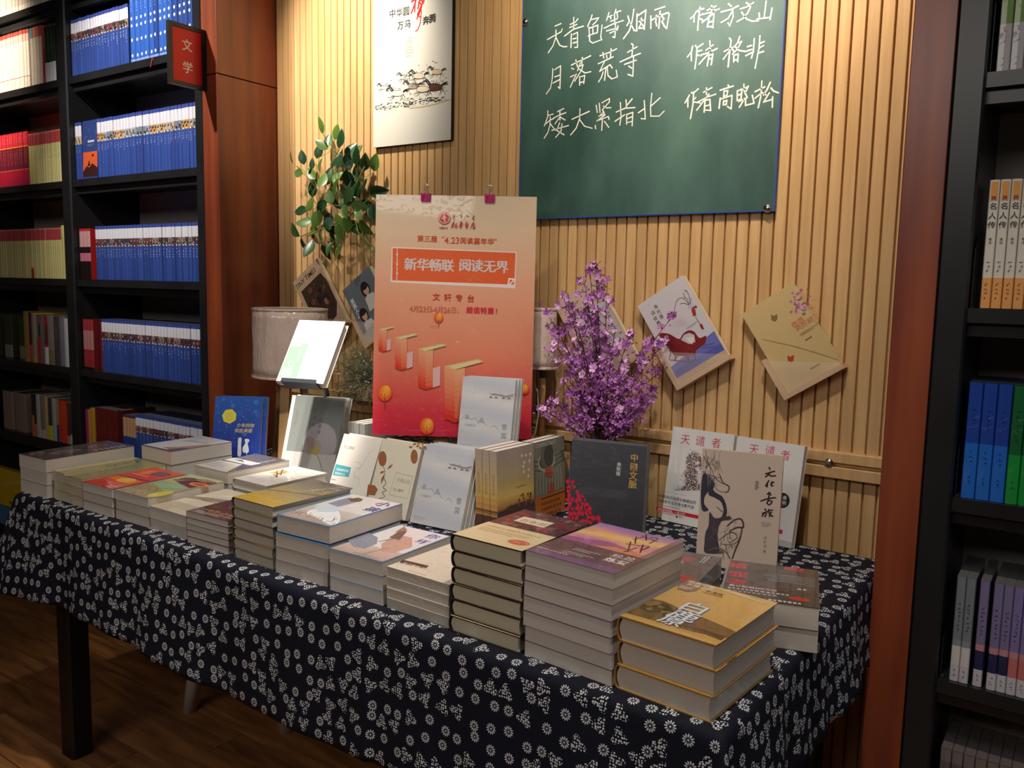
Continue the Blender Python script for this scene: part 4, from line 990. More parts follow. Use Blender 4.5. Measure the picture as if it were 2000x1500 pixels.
def art_s4(A, w, h):
    A.grad(0, 0, w, h, lambda u, v: mixc(C(150, 116, 64), C(190, 200, 150), v), 3, 4)
    A.poly([(.0, .45 * h), (.5 * w, .62 * h), (.9 * w, .5 * h), (.5 * w, .38 * h)], C(150, 190, 140)); A.poly([(.1 * w, .7 * h), (.6 * w, .95 * h), (w, .9 * h), (.95 * w, .55 * h), (.5 * w, .62 * h)], C(108, 48, 40))
    A.ell(.85 * w, .72 * h, .035, .016, C(230, 150, 70)); A.ell(.85 * w, .72 * h, .022, .009, C(196, 90, 50)); A.ell(.35 * w, .8 * h, .03, .02, C(90, 40, 44)); A.ell(.9 * w, .2 * h, .02, .035, C(206, 200, 70))
    A.stroke([(.2 * w, .66 * h), (.5 * w, .84 * h), (.8 * w, .98 * h)], .003, C(226, 190, 140)); A.lines(.55 * w, .95 * h, .05, .03, 3, C(220, 180, 160), 8)
    A.stroke([(0, .3 * h), (.4 * w, .36 * h), (.7 * w, .22 * h)], .002, C(110, 90, 40)); A.poly([(.6 * w, .34 * h), (.98 * w, .44 * h), (.98 * w, .40 * h), (.7 * w, .3 * h)], C(160, 190, 120))
def art_s5(A, w, h):
    A.rect(0, 0, w, h, C(190, 176, 150)); A.rect(0, .3 * h, w, h, C(214, 204, 184)); A.poly([(0, .45 * h), (w, .6 * h), (w, .75 * h), (0, .55 * h)], C(150, 136, 112))
    A.stroke([(.1 * w, .6 * h), (.5 * w, .8 * h), (w, .85 * h)], .006, C(236, 230, 216)); A.stroke([(.3 * w, .5 * h), (.9 * w, .52 * h)], .004, C(110, 96, 80))
def art_s6(A, w, h):
    A.rect(0, 0, w, h, C(108, 38, 44)); A.rect(0, 0, w, .16, C(88, 56, 56)); A.text('一句顶一万句', .02, .13 * h, .017, C(200, 160, 90), 0, sx=1.0)
    A.lines(.015, .11 * h, w * .8, .016, 2, C(190, 170, 150), 3)
def art_s7(A, w, h):
    A.grad(0, 0, w, h, lambda u, v: mixc(C(196, 160, 44), C(134, 126, 112), min(1, max(0, (v * 1.2 + u * .2 - .2) * 1.3))), 8, 10)
    A.poly([(0, .42 * h), (w, .60 * h), (w, .54 * h), (0, .38 * h)], C(120, 108, 80)); A.text('天涯', .76 * w, .62 * h, .034, C(196, 168, 60), 0, shear=.2, align='c')
    A.lines(.3 * w, .97 * h, .09, .02, 3, C(90, 84, 76), 4); A.rect(0, .155 * h, w, .165 * h, C(214, 180, 70))
    for k in range(9): A.stroke([(.45 * w + k * .006, .5 * h + k * .012), (.55 * w + k * .006, .56 * h + k * .013)], .0012, C(236, 236, 232))
def art_s8(A, w, h):
    A.rect(0, 0, w, h, C(52, 134, 200)); A.rect(.004, .004, w - .004, h - .002, C(226, 223, 220))
    A.grad(.004, .004, w - .004, h * .45, lambda u, v: mixc(C(176, 150, 132), C(206, 200, 196), v), 3, 4)
    A.poly([(645, 1025), (620, 1012), (600, 1003), (610, 995), (650, 992), (662, 1000), (665, 1012), (660, 1022)], C(238, 240, 244), px=True); A.poly([(615, 990), (650, 985), (668, 990), (655, 1000), (620, 1000)], C(206, 220, 232), px=True)
    A.poly([(640, 983), (680, 972), (705, 974), (700, 980), (660, 990)], C(150, 150, 170), px=True); A.poly([(680, 974), (700, 972), (710, 975), (704, 980), (686, 980)], C(120, 84, 70), px=True)
    for k in range(26):
        r = random.Random(k); px_ = 560 + r.random() * 95; py_ = 1000 + (px_ - 560) * .25 + r.uniform(-8, 2); A.stroke([(px_, py_), (px_ + r.uniform(3, 9), py_ - r.uniform(1, 6))], .0014, C(120, 100, 84), px=True)
    for ch, a, b2 in (('小', 738, 983), ('孩', 716, 993)): ptxt(A, ch, a, b2, 11, C(34, 70, 160), .02, sx=1.0)
def art_s9(A, w, h):
    A.rect(0, 0, w, h, C(52, 134, 200)); A.rect(.003, .003, w - .003, h - .002, C(228, 223, 221))
    A.grad(.003, .003, w - .003, h * .30, lambda u, v: mixc(C(186, 158, 142), C(206, 186, 176), v), 3, 3)
    A.poly([(675, 1050), (720, 1040), (738, 1050), (736, 1062), (712, 1072), (690, 1068)], C(140, 142, 160), px=True); A.poly([(745, 1062), (775, 1044), (805, 1050), (805, 1068), (770, 1080), (745, 1078)], C(200, 160, 144), px=True)
    A.poly([(760, 1050), (785, 1034), (795, 1038), (780, 1055)], C(116, 86, 78), px=True); A.poly([(770, 1040), (790, 1028), (796, 1036)], C(160, 120, 100), px=True)
    A.stroke([(740, 1058), (760, 1054), (785, 1048)], .004, C(110, 80, 74), px=True)
    for q in ((690, 1078, 740, 1092), (700, 1084, 760, 1070)): A.stroke([(q[0], q[1]), (q[2], q[3])], .006, C(170, 140, 130), px=True)
    for ch, a, b2 in (('你', 836, 1046), ('坏', 815, 1056)): ptxt(A, ch, a, b2, 11, C(34, 70, 170), .015)
def art_s10(A, w, h):
    A.rect(0, 0, w, h, C(226, 216, 198)); A.poly([(787, 1094), (837, 1106), (832, 1110), (781, 1098)], C(40, 34, 30), px=True)
    A.poly([(786, 1093), (838, 1105), (830, 1111), (780, 1099)], C(44, 38, 34), px=True); a = A.L(790, 1101); A.text('村上春树·首部', a[0] - .006, a[1] - .001, .0105, C(220, 210, 196), .02, rot=0)
    a = A.L(800, 1113); A.lines(a[0], a[1], .06, .007, 1, C(170, 160, 146), 6)
def art_s11(A, w, h):
    A.rect(0, 0, w, h, C(70, 36, 34)); noise_blobs(A, 0, .45 * h, w, h, 90, [(120, 20, 36), (150, 28, 44), (90, 50, 44), (60, 44, 40), (110, 90, 76)], .003, .011, 5, 1.2)
    A.rect(0, 0, w, .47 * h, C(232, 212, 166)); A.poly([(1003, 1017), (1024, 1009), (1083, 1022), (1062, 1031)], C(232, 218, 188), px=True)
    ptxt(A, '百年孤独', 1044, 1021, 7, C(70, 60, 50), 0); A.text('20世纪全球最伟大的小说', .012, .36 * h, .0108, C(150, 120, 80), 0); A.lines(.012, .33 * h, w * .7, .02, 3, C(180, 150, 110), 9)
    a = A.L(1013, 1060); A.ell(a[0], a[1], .021, .013, C(196, 70, 44)); A.ell(a[0], a[1], .018, .0105, C(226, 190, 150)); A.ell(a[0], a[1], .0165, .0095, C(196, 70, 44)); A.lines(a[0] - .012, a[1] + .005, .024, .01, 2, C(236, 200, 170), 3)
def art_s12(A, w, h):
    def f(u, v):
        sky = mixc(C(240, 170, 120), C(206, 130, 160), abs(math.sin(u * 3 + v * 7)))
        if v > .8: sky = mixc(sky, C(150, 120, 180), min(1, (v - .8) * 5))
        band = math.exp(-((v - .68 - .12 * u) / .07) ** 2); return mixc(sky, C(250, 208, 110), band * .9)
    A.grad(0, 0, w, h, f, 10, 22)
    A.poly([(.0, .43 * h), (.0, .52 * h), (.25 * w, .55 * h), (.45 * w, .60 * h), (.6 * w, .57 * h), (.85 * w, .5 * h), (.95 * w, .43 * h)], C(168, 96, 140)); A.poly([(.35 * w, .43 * h), (.6 * w, .52 * h), (w, .49 * h), (w, .43 * h)], C(222, 140, 90))
    A.rect(0, .10 * h, w, .43 * h, C(104, 76, 74)); A.rect(0, 0, w, .10 * h, C(122, 86, 124)); A.rect(w - .022, .1 * h, w, .43 * h, C(112, 84, 74)); A.rect(w - .012, .43 * h, w, h, C(150, 116, 110))
    for st in ("1236,1053 1256,1050|1243,1048 1240,1062|1253,1047 1285,1058|1262,1044 1262,1056|1270,1050 1285,1052 1268,1062|1222,1062 1250,1066|1232,1058 1226,1078|1218,1078 1244,1070|1246,1066 1268,1068 1250,1076|1256,1064 1250,1080",):
        for q in st.split('|'): A.stroke([tuple(float(c) for c in p.split(',')) for p in q.split()], .0028, C(60, 30, 40), px=True)
    A.text('60', .70 * w, .33 * h, .017, C(240, 232, 226), .015); A.text('20', .83 * w, .33 * h, .017, C(240, 232, 226), .015); A.rect(.70 * w, .31 * h, .95 * w, .32 * h, C(230, 220, 210)); A.text('炼爱', .71 * w, .20 * h, .021, C(240, 232, 226), .03)
    A.lines(.32 * w, .30 * h, .05, .014, 2, C(206, 190, 186), 2); A.lines(.30 * w, .20 * h, .05, .014, 2, C(206, 190, 186), 7); A.lines(.03 * w, .135 * h, .08, .008, 1, C(214, 200, 200), 8); A.lines(.04, .40 * h, .03, .004, 1, C(180, 130, 150), 8)
def art_s13(A, w, h):
    A.grad(0, 0, w, h, lambda u, v: mixc(C(196, 150, 76), C(222, 178, 108), v), 3, 5)
    A.poly([(0, .44 * h), (.12 * w, .46 * h), (.4 * w, .40 * h), (.7 * w, .36 * h), (w, .30 * h), (w, .16 * h), (.7 * w, .10 * h), (.4 * w, .10 * h), (0, .08 * h)], C(118, 84, 44))
    A.grad(.0, .10 * h, .45 * w, .38 * h, lambda u, v: mixc(C(86, 62, 36), C(150, 120, 60), abs(math.sin(u * 6 + v * 4)) * .6), 8, 6); noise_blobs(A, 0, .2 * h, .5 * w, .44 * h, 50, [(90, 66, 36), (70, 52, 30), (140, 112, 60)], .003, .009, 8)
    for k in range(12): A.stroke([(.3 * w + k * .006, (.20 - k * .006) * h), (.98 * w, (.18 - k * .007) * h)], .0012, C(96, 66, 34))
    A.poly([(.2 * w, .97 * h), (.6 * w, .99 * h), (.97 * w, .90 * h), (.6 * w, .93 * h)], C(226, 196, 150)); A.poly([(0, .82 * h), (.0, h - .001), (.22 * w, h - .001), (.23 * w, .80 * h), (.18 * w, .74 * h), (.06 * w, .74 * h)], C(150, 116, 78))
    A.text('经典珍藏', .03 * w, .94 * h, .012, C(240, 230, 214), .02, vert=False); A.text('长篇小说', .05 * w, .88 * h, .012, C(240, 230, 214), .02); A.lines(.03 * w, .85 * h, .022, .016, 4, C(240, 225, 205), 3)
    WHT = C(222, 230, 236); SH = C(110, 96, 70)
    for dz, dx, cc in ((0, .0016, SH), (1, 0, WHT)):
        for ch, a, b2, s in (('白', 1353, 1187, .044), ('鹿', 1335, 1203, .042), ('原', 1312, 1213, .036)):
            q = A.L(a, b2); A.text(ch, q[0] + dx, q[1] - s * .38 - dx, s, cc, .018, align='c', sx=1.12)
    q = A.L(1378, 1156); A.text('陈忠实', q[0], q[1], .010, C(90, 66, 36), .01); A.lines(q[0] - .004, q[1] - .002, .05, .006, 1, C(150, 120, 76), 4)
    q = A.L(1300, 1186); A.lines(q[0], q[1], .028, .012, 3, C(110, 84, 46), 5); A.rect(0, 0, w, .05 * h, C(206, 160, 84))

stack(-2.441, 1.122, 2.0, .138, .262, .858, 3, False, C(70, 64, 64), art_s1, 'thick paperback with a smoky grey photo cover', 'the leftmost front stack', 'pages', back=C(200, 190, 170))
stack(-2.292, 1.139, -2.0, .160, .235, .829, 3, False, C(170, 158, 110), art_s2, 'paperback with an olive cover and a thin ring', 'the olive stack', 'pages_cream')
stack(-2.124, 1.128, 0.8, .136, .213, .826, 3, False, C(120, 40, 24), art_s3, 'paperback with a vivid orange-red painted cover', 'the orange-topped front stack', 'pages')
stack(-1.982, 1.133, 1.4, .140, .222, .825, 3, False, C(120, 92, 60), art_s4, 'paperback with a swirling green and maroon painted cover', 'the swirl stack', 'pages')
stack(-1.836, 1.136, -0.3, .152, .220, .808, 2, False, C(180, 166, 140), art_s5, 'beige paperback with pale brushwork', 'the low beige stack', 'pages')
stack(-1.672, 1.125, 1.6, .145, .200, .826, 5, False, C(84, 36, 40), art_s6, 'slim paperback with a maroon and brown cover', 'the maroon stack by the gold one', 'pages')
stack(-1.503, 1.125, -1.6, .136, .222, .886, 6, True, C(124, 116, 100), art_s7, 'shrink-wrapped hardcover with a gold and grey cover', 'the gold hardcover stack', 'pages_wrapped', spine=C(90, 78, 44))
# blue edged stack: three below, a thick one slid forward on top
stack(-1.354, 1.117, 1.6, .150, .218, .836, 3, False, C(150, 142, 150), lambda A, w, h: A.rect(0, 0, w, h, C(40, 136, 214)), 'cream-paged book with bright blue cover', 'the lower blue-edged pile', 'pages_wrapped')
M4 = Matrix.Translation((-1.352, 1.119, .838)) @ Matrix.Rotation(R(1.9), 4, 'Z')
tag(book('book', .150, .221, .036, False, C(46, 130, 204), art_s8, M4, 'pages_wrapped', back=C(14, 50, 100)), 'thick blue-edged book with a white watercolour cover and blue characters, topping the blue-edged pile', 'book')
stack(-1.194, 1.115, 0.9, .140, .207, .835, 3, False, C(150, 142, 150), art_s9, 'blue-edged book with a pink and grey drawn cover', 'the pink-drawn stack', 'pages')
stack(-1.041, 1.114, -1.8, .153, .219, .831, 4, False, C(226, 216, 198), art_s10, 'plain cream paperback with a small black label', 'the plain cream stack', 'pages_wrapped')
stack(-0.878, 1.103, -2.2, .148, .211, .926, 6, True, C(48, 34, 30), art_s11, 'wrapped dark red hardcover with a cream band', 'the cream-banded stack', 'pages_cream', spine=C(44, 40, 32))
stack(-0.726, 1.102, -5.0, .168, .218, .928, 7, False, C(104, 72, 80), art_s12, 'thick paperback with a purple and orange sunset cover', 'the tall sunset stack', 'pages')
stack(-0.548, 1.091, -4.9, .156, .217, .864, 3, True, C(178, 132, 66), art_s13, 'thick tan hardcover with big white characters', 'the tan corner stack', 'pages_wrapped', spine=C(170, 124, 64))
# second row
def art_s16(A, w, h):
    A.rect(0, 0, w, h, C(222, 220, 216)); A.poly([(0, 0), (w, 0), (w, .05 * h), (.0, .03 * h)], C(80, 74, 70))
    A.poly([(.5 * w, .1 * h), (.7 * w, .25 * h), (.8 * w, .45 * h), (.9 * w, .6 * h), (w, .68 * h), (w, .05 * h)], C(176, 140, 120)); A.poly([(.75 * w, .05 * h), (w, .05 * h), (w, .3 * h), (.85 * w, .25 * h)], C(96, 90, 92))
    for k in range(9): A.stroke([(.25 * w + .01 * k, .55 * h + .003 * k), (.27 * w + .01 * k, .70 * h)], .003, C(60, 80, 140))
    A.rect(0, .75 * h, .3 * w, .97 * h, C(196, 206, 224))
stack(-2.249, 1.372, -.9, .150, .200, .871, 3, False, C(60, 60, 66), art_s16, 'white-covered paperback with a brown mountain sketch', 'the stack behind the olive one', 'pages')
def art_s17(A, w, h):
    A.rect(0, 0, w, h, C(104, 98, 106)); A.poly([(0, 0), (.95 * w, 0), (.62 * w, .42 * h), (0, .40 * h)], C(222, 218, 214)); A.lines(.01, .35 * h, .07, .05, 7, C(170, 164, 160), 8)
    A.rect(0, .45 * h, .12, .62 * h, C(230, 228, 226)); A.poly([(.1 * w, .55 * h), (.3 * w, .6 * h), (.5 * w, .52 * h)], C(90, 110, 60)); A.lines(.72 * w, .9 * h, .012, .09, 9, C(210, 206, 210), 4)
stack(-1.998, 1.374, -.4, .146, .206, .846, 3, False, C(190, 180, 176), art_s17, 'paperback with a slate cover and white wrapper', 'the stack behind the painted ones', 'pages')
def art_s18(A, w, h):
    A.rect(0, 0, w, h, C(232, 226, 216)); A.poly([(.12 * w, .5 * h), (.42 * w, .5 * h), (.42 * w, .72 * h), (.12 * w, .72 * h)], C(240, 176, 90))
    for st in ("533,926 540,931 528,933|536,922 546,926|541,919 541,932|548,922 556,918|552,916 548,928|545,925 560,921", "575,917 580,928 592,924|570,928 600,932|560,935 590,937"):
        for k, q in enumerate(st.split('|')): A.stroke([tuple(float(c) for c in p.split(',')) for p in q.split()], .003 if k < 9 and st[0] == '5' and st[1] == '3' else .0015, C(40, 36, 36) if st[1] == '3' else C(220, 160, 70), px=True)
    A.lines(.1 * w, .2 * h, .03, .012, 2, C(170, 180, 176), 8)
stack(-1.846, 1.385, -1.4, .138, .202, .830, 3, True, C(206, 196, 186), art_s18, 'white hardcover with black brush lettering', 'the stack before the lotus book', 'pages')
def art_dark(A, w, h):
    A.rect(0, 0, w, h, C(84, 72, 68))
    TT = [('猎', 1441, 1104), ('罪', 1440, 1122), ('者', 1439, 1138)]
    for ch, a, b2 in TT: q = A.L(a, b2); A.text(ch, q[0], q[1] - .012, .034, C(214, 50, 66), .035, align='c', sx=1.1)
    for k in range(5): A.stroke([(1488 + k * 3, 1121 + k * 3), (1540, 1125 + k * 3.2), (1592, 1132 + k * 3.5)], .0018, C(180, 190, 196), px=True)
    q = A.L(1552, 1113); A.rect(q[0] - .018, q[1] - .008, q[0] + .016, q[1] + .012, C(200, 60, 66)); A.lines(q[0] - .014, q[1] + .008, .026, .014, 2, C(120, 30, 36), 2)
    A.rect(0, .0, w, .34 * h, C(70, 60, 56)); A.text('累计畅销300万册', .012, .27 * h, .011, C(226, 220, 216), .015); A.lines(.012, .25 * h, w * .85, .012, 1, C(206, 196, 190), 4); A.lines(.012, .19 * h, w * .7, .012, 1, C(170, 160, 154), 6)
    A.ell(.80 * w, .16 * h, .018, .009, C(190, 46, 40)); A.lines(.5 * w, .08 * h, .07, .012, 1, C(226, 220, 216), 7); A.lines(.02, .33 * h, w * .8, .006, 1, C(180, 60, 60), 9); A.lines(.78 * w, .44 * h, .02, .014, 1, C(220, 214, 210), 7)
    A.rect(-.0, 0, .004, h, C(140, 136, 134))
stack(-.494, 1.356, 15.5, .164, .205, .830, 2, False, C(66, 56, 52), art_dark, 'dark grey paperback with a red vertical title', 'the right rear stack', 'pages_wrapped')
def art_red(A, w, h):
    A.rect(0, 0, w, h, C(104, 90, 86)); A.grad(.0, 0, w, h, lambda u, v: mixc(C(120, 100, 94), C(96, 84, 80), v), 2, 3)
    A.text('开端', .012, .52 * h, .046, C(226, 222, 218), .03); A.poly([(.25 * w, .62 * h), (.45 * w, .80 * h), (.75 * w, .84 * h), (.7 * w, .7 * h)], C(170, 60, 56))
    A.stroke([(.1 * w, .42 * h), (.5 * w, .38 * h), (.9 * w, .22 * h)], .006, C(190, 120, 110)); A.ell(.78 * w, .22 * h, .028, .013, C(206, 44, 60)); A.stroke([(.2 * w, .5 * h), (.6 * w, .36 * h), (.7 * w, .2 * h)], .002, C(236, 232, 228)); A.lines(.8 * w, .98 * h, .012, .05, 5, C(226, 220, 216), 3)
stack(-.716, 1.372, 6, .162, .205, .818, 2, False, C(120, 100, 96), art_red, 'grey paperback with red streaks', 'the half-hidden rear stack', 'pages_wrapped')

# ------------------------------------------------------------------ standing books
def stand(x, y, rz, lean, w, h, t, hard, colr, art, lab, zb=TZ + .001, pages='pages', spine=None, back=None, copies=0, dx=.006, dt=None, group=None, clabel=None, dz=0.0, spine_art=None, name='book', mat='printed_wrapped', dd=0.0):
    """x, y = bottom-left corner of the front cover"""
    M = Matrix.Translation((x, y, zb)) @ Matrix.Rotation(R(rz), 4, 'Z') @ Matrix.Rotation(R(90 - lean), 4, 'X') @ Matrix.Translation((0, 0, -t))
    low = t * math.sin(R(lean))          # the back lower edge sits deeper than the front one
    M = Matrix.Translation((0, 0, low)) @ M
    b0 = book(name, w, h, t, hard, colr, art, M, pages, spine, back, spine_art=spine_art, mat=mat); tag(b0, lab, 'book', group)
    for k in range(copies):
        c = copy_tree(b0); s = (t + .0014) * (k + 1) / math.cos(R(lean)) ** 2
        c.matrix_world = Matrix.Translation((0, 0, s * math.sin(R(lean)))) @ M @ Matrix.Translation((dx * (k + 1), 0, -s))   # foot stays on the surface
        c['label'] = (clabel or lab) + (', %s copy behind it' % ['first', 'second', 'third', 'fourth'][k]); 
    return b0
def art_moon(A, w, h):
    A.grad(0, 0, w, h, lambda u, v: mixc(C(24, 60, 160), C(26, 96, 190), max(0, v - .5) * 1.6), 4, 6)
    noise_blobs(A, 0, .72 * h, w, h, 14, [(40, 120, 210), (30, 90, 190)], .004, .010, 3)
    q = A.L(448, 813); A.ell(q[0], q[1], .0235, .0235, C(240, 222, 60), 7, .35); A.ell(q[0], q[1], .014, .014, C(226, 214, 76), 16)
    for k in range(30): r = random.Random(k * 3); A.ell(r.uniform(.01, w - .01), r.uniform(.25 * h, .95 * h), .0009, .0009, C(230, 240, 250), 6)
    for s, px_, py_ in (('少年的你', 479, 831), ('如此美丽', 475, 841)): ptxt(A, s, px_, py_, 8.5, C(236, 214, 150), .01, shear=.15)
    q = A.L(478, 846); A.lines(q[0] - .012, q[1], .028, .003, 1, C(170, 190, 226), 2); A.lines(q[0] - .005, q[1] - .005, .014, .003, 1, C(200, 210, 236), 4)
    for pts in ([(464, 889), (465, 868), (465, 860), (467, 855), (471, 855), (472, 860), (471, 868), (471, 889)], [(475, 884), (474, 875), (479, 866), (478, 860), (480, 857), (486, 858), (487, 862), (484, 866), (486, 878), (485, 884), (483, 884), (482, 889), (480, 884)]): A.poly(pts, C(240, 244, 250), px=True)
stand(-2.229, 1.588, 33, 13, .148, .238, .018, False, C(30, 70, 160), art_moon, 'blue book with a yellow heptagon moon and two white figures', copies=1, dx=.012, dd=.008, pages='pages_cream')
def art_lotus(A, w, h):
    A.rect(0, 0, w, h, C(226, 226, 214)); A.grad(.012, .35 * h, w, h, lambda u, v: mixc(C(150, 154, 150), C(128, 134, 130), v), 2, 3)
    q = A.L(624, 866); A.ell(q[0], q[1], .056, .062, C(196, 190, 196), 40); A.rect(.012, 0, w, .34 * h, C(228, 226, 218))
    for ch, a, b2 in (('人', 627, 805), ('生', 626, 819), ('最', 624, 832), ('美', 622, 844), ('是', 615, 802), ('清', 614, 816), ('欢', 612, 830)): ptxt(A, ch, a, b2, 8, C(110, 110, 108), 0)
    A.poly([(598, 858), (603, 853), (612, 854), (616, 862), (622, 860), (628, 872), (625, 880), (617, 889), (608, 886), (601, 888), (600, 876)], C(190, 176, 150), px=True); A.poly([(598, 858), (603, 853), (612, 855), (613, 872), (604, 876)], C(186, 160, 160), px=True)
    A.poly([(604, 880), (618, 876), (627, 874), (617, 889)], C(206, 184, 90), px=True); A.stroke([(618, 886), (624, 900), (630, 920)], .0016, C(90, 110, 96), px=True)
    q = A.L(580, 800); A.lines(q[0], q[1], .006, .05, 9, C(120, 124, 120), 4); A.rect(0, 0, .012, h, C(230, 230, 222))
stand(-1.978, 1.64, 18, 20, .180, .264, .016, False, C(214, 214, 204), art_lotus, 'wrapped grey book with a lotus before a pale moon', copies=1, dx=.006)
def art_m1(A, w, h):
    A.rect(0, 0, w, h, C(226, 220, 210)); ptxt(A, '村上春树', 681, 874, 7, C(110, 104, 100), 0)
    A.poly([(656, 906), (686, 913), (681, 932), (650, 928)], C(86, 168, 180), px=True); q = A.L(657, 916); A.text('当我谈跑步时', q[0], q[1] - .003, .008, C(226, 240, 240), .01); A.text('我谈些什么', q[0] - .001, q[1] - .014, .008, C(226, 240, 240), .01)
    A.stroke([(730, 880), (722, 884), (714, 898), (706, 912), (698, 918)], .0012, C(180, 174, 166), px=True); A.stroke([(690, 902), (702, 904), (706, 912), (694, 916), (692, 930), (702, 936), (700, 950)], .0014, C(190, 184, 176), px=True)
    q = A.L(648, 934); A.lines(q[0], q[1], .02, .005, 1, C(120, 116, 110), 3)
stand(-1.713, 1.585, 0, 23, .146, .187, .014, False, C(226, 220, 210), art_m1, 'white paperback with a pencil-line face and a teal label', copies=1, dx=.005, dd=.012)
def art_m2(A, w, h):
    A.rect(0, 0, w, h, C(216, 208, 188)); BR = C(150, 96, 60)
    for cx, cy, rx, ry in ((747, 896, 8, 15), (809, 892, 7, 14)):
        A.poly([(cx + rx * math.cos(2 * PI * k / 14), cy + ry * math.sin(2 * PI * k / 14)) for k in range(14)], BR, px=True)
    A.poly([(719, 946), (732, 948), (738, 956), (732, 968), (716, 966)], BR, px=True)
    for a, b2 in (((756, 917), (768, 906)), ((741, 925), (752, 920)), ((744, 946), (750, 926)), ((812, 874), (820, 868)), ((798, 873), (806, 874)), ((826, 872), (834, 874)), ((818, 872), (824, 878)), ((806, 868), (814, 866))):
        m_ = ((a[0] + b2[0]) / 2, (a[1] + b2[1]) / 2); dx_, dy_ = b2[0] - a[0], b2[1] - a[1]; l_ = math.hypot(dx_, dy_); n_ = (-dy_ / l_ * 2.4, dx_ / l_ * 2.4)
        A.poly([a, (m_[0] + n_[0], m_[1] + n_[1]), b2, (m_[0] - n_[0], m_[1] - n_[1])], BR, px=True)
    A.stroke([(748, 910), (752, 922), (750, 934), (754, 944), (748, 952), (755, 958), (746, 962), (752, 970), (740, 974)], .0022, C(110, 96, 70), px=True); A.stroke([(800, 874), (812, 868), (824, 864)], .001, BR, px=True)
    bx = [(774, 923), (807, 931), (795, 974), (760, 966)]
    for k in range(4): A.stroke([bx[k], bx[(k + 1) % 4]], .0008, C(150, 140, 116), px=True)
    ptxt(A, '天黑以后', 787, 939, 9, C(170, 158, 130), 0); ptxt(A, '村上春树', 777, 957, 7, C(150, 140, 116), 0)
stand(-1.534, 1.560, -1.0, 19, .141, .196, .014, False, C(214, 206, 186), art_m2, 'beige paperback printed with brown leaves and vines', copies=1, dx=0)
def art_snow(pxo, pyo, sx_, sy_):
    def f(A, w, h):
        def g_(u, v):
            c = mixc(C(206, 202, 200), C(180, 182, 190), abs(math.sin(v * 8 + u)))
            return c
        A.grad(0, 0, w, h, g_, 3, 12)
        for k in range(3): A.stroke([(.52 * w + k * .004, (.80 - k * .012) * h), (.62 * w, (.77 + k * .01) * h), (.75 * w, (.79 - k * .01) * h), (.86 * w, (.755 + k * .008) * h), (.98 * w, (.76 + .02 * k) * h)], .004, C(178 - 20 * k, 170 - 20 * k, 164 - 20 * k))
        for u in (.56, .66, .8, .9): A.poly([(u * w - .006, .735 * h), (u * w, .76 * h), (u * w + .007, .733 * h)], C(110, 98, 92))
        A.stroke([(.02 * w, .40 * h), (.14 * w, .49 * h), (.20 * w, .43 * h), (.30 * w, .45 * h), (.38 * w, .38 * h)], .002, C(150, 152, 158)); A.stroke([(.36 * w, .38 * h), (.42 * w, .47 * h), (.50 * w, .38 * h), (.55 * w, .36 * h)], .002, C(160, 160, 166)); A.stroke([(.6 * w, .34 * h), (.68 * w, .37 * h), (.74 * w, .32 * h)], .002, C(158, 158, 164))
        A.poly([(.10 * w, .43 * h), (.14 * w, .49 * h), (.18 * w, .43 * h)], C(150, 150, 158)); A.poly([(.38 * w, .40 * h), (.42 * w, .47 * h), (.48 * w, .39 * h)], C(158, 158, 166))
        A.text('雪国', .86 * w, .33 * h, .017, C(120, 116, 120), 0, vert=True, align='c', gap=1.35); A.text('川端康成', .10 * w, .335 * h, .0085, C(160, 158, 158), 0); A.lines(.06 * w, .10 * h, .035, .012, 3, C(170, 170, 172), 3)
        for k in range(40): r = random.Random(k); A.ell(r.uniform(.01, w - .01), r.uniform(.5 * h, .97 * h), .0009, .0009, C(240, 242, 244), 6)
    return f
stand(-1.380, 1.560, 3.3, 19, .155, .202, .011, False, C(196, 196, 198), art_snow(0, 0, 1, 1), 'silver-grey misty mountain book right of the leafy beige one', copies=3, dx=.0035, pages='pages_cream', back=C(150, 150, 150))
stand(-1.392, 1.762, 13.7, 11, .153, .202, .011, False, C(200, 202, 210), art_snow(0, 0, 1, 1), 'silver-grey misty mountain book in front of the orange poster', zb=.904, copies=2, dx=.0045, pages='pages_cream')
def art_sun(A, w, h):
    def f(u, v):
        if v < .27 + .06 * math.sin(u * 3): return C(84, 52, 44)
        if v < .42: return mixc(C(190, 120, 60), C(232, 190, 96), (v - .3) / .12)
        if v < .62: return mixc(C(232, 196, 104), C(200, 170, 110), (v - .42) / .2)
        return mixc(C(196, 170, 120), C(176, 156, 148), (v - .62) / .38)
    A.grad(0, 0, w, h, f, 6, 30); W2 = C(232, 222, 206)
    for a, b2 in ((1019, 890), (1027, 889), (1036, 887), (1024, 903), (1034, 900), (1022, 911), (1033, 917), (1023, 921), (1032, 929)): q = A.L(a, b2); A.ell(q[0], q[1], .0045, .0045, W2, 10)
    A.lines(.5 * w, .52 * h, .06, .004, 1, C(110, 84, 50), 3); noise_blobs(A, .55 * w, .24 * h, .95 * w, .42 * h, 20, [(110, 70, 50), (130, 90, 56)], .002, .005, 3)
def sp_sun(S, t, d):
    S.grad(0, 0, t, d, lambda u, v: C(88, 56, 48) if v < .27 else (mixc(C(200, 140, 70), C(216, 184, 110), (v - .27) / .3) if v < .57 else mixc(C(206, 176, 120), C(176, 158, 148), (v - .57) / .43)), 1, 14)
    S.lines(t * .35, d * .72, t * .3, d * .25, 14, C(140, 120, 90), 5)
b0 = stand(-1.142, 1.61, 87, 2.5, .150, .205, .0215, False, C(176, 156, 148), art_sun, 'book with a hazy yellow sunset and white dots', copies=2, dx=0, spine=C(190, 160, 120), spine_art=sp_sun)
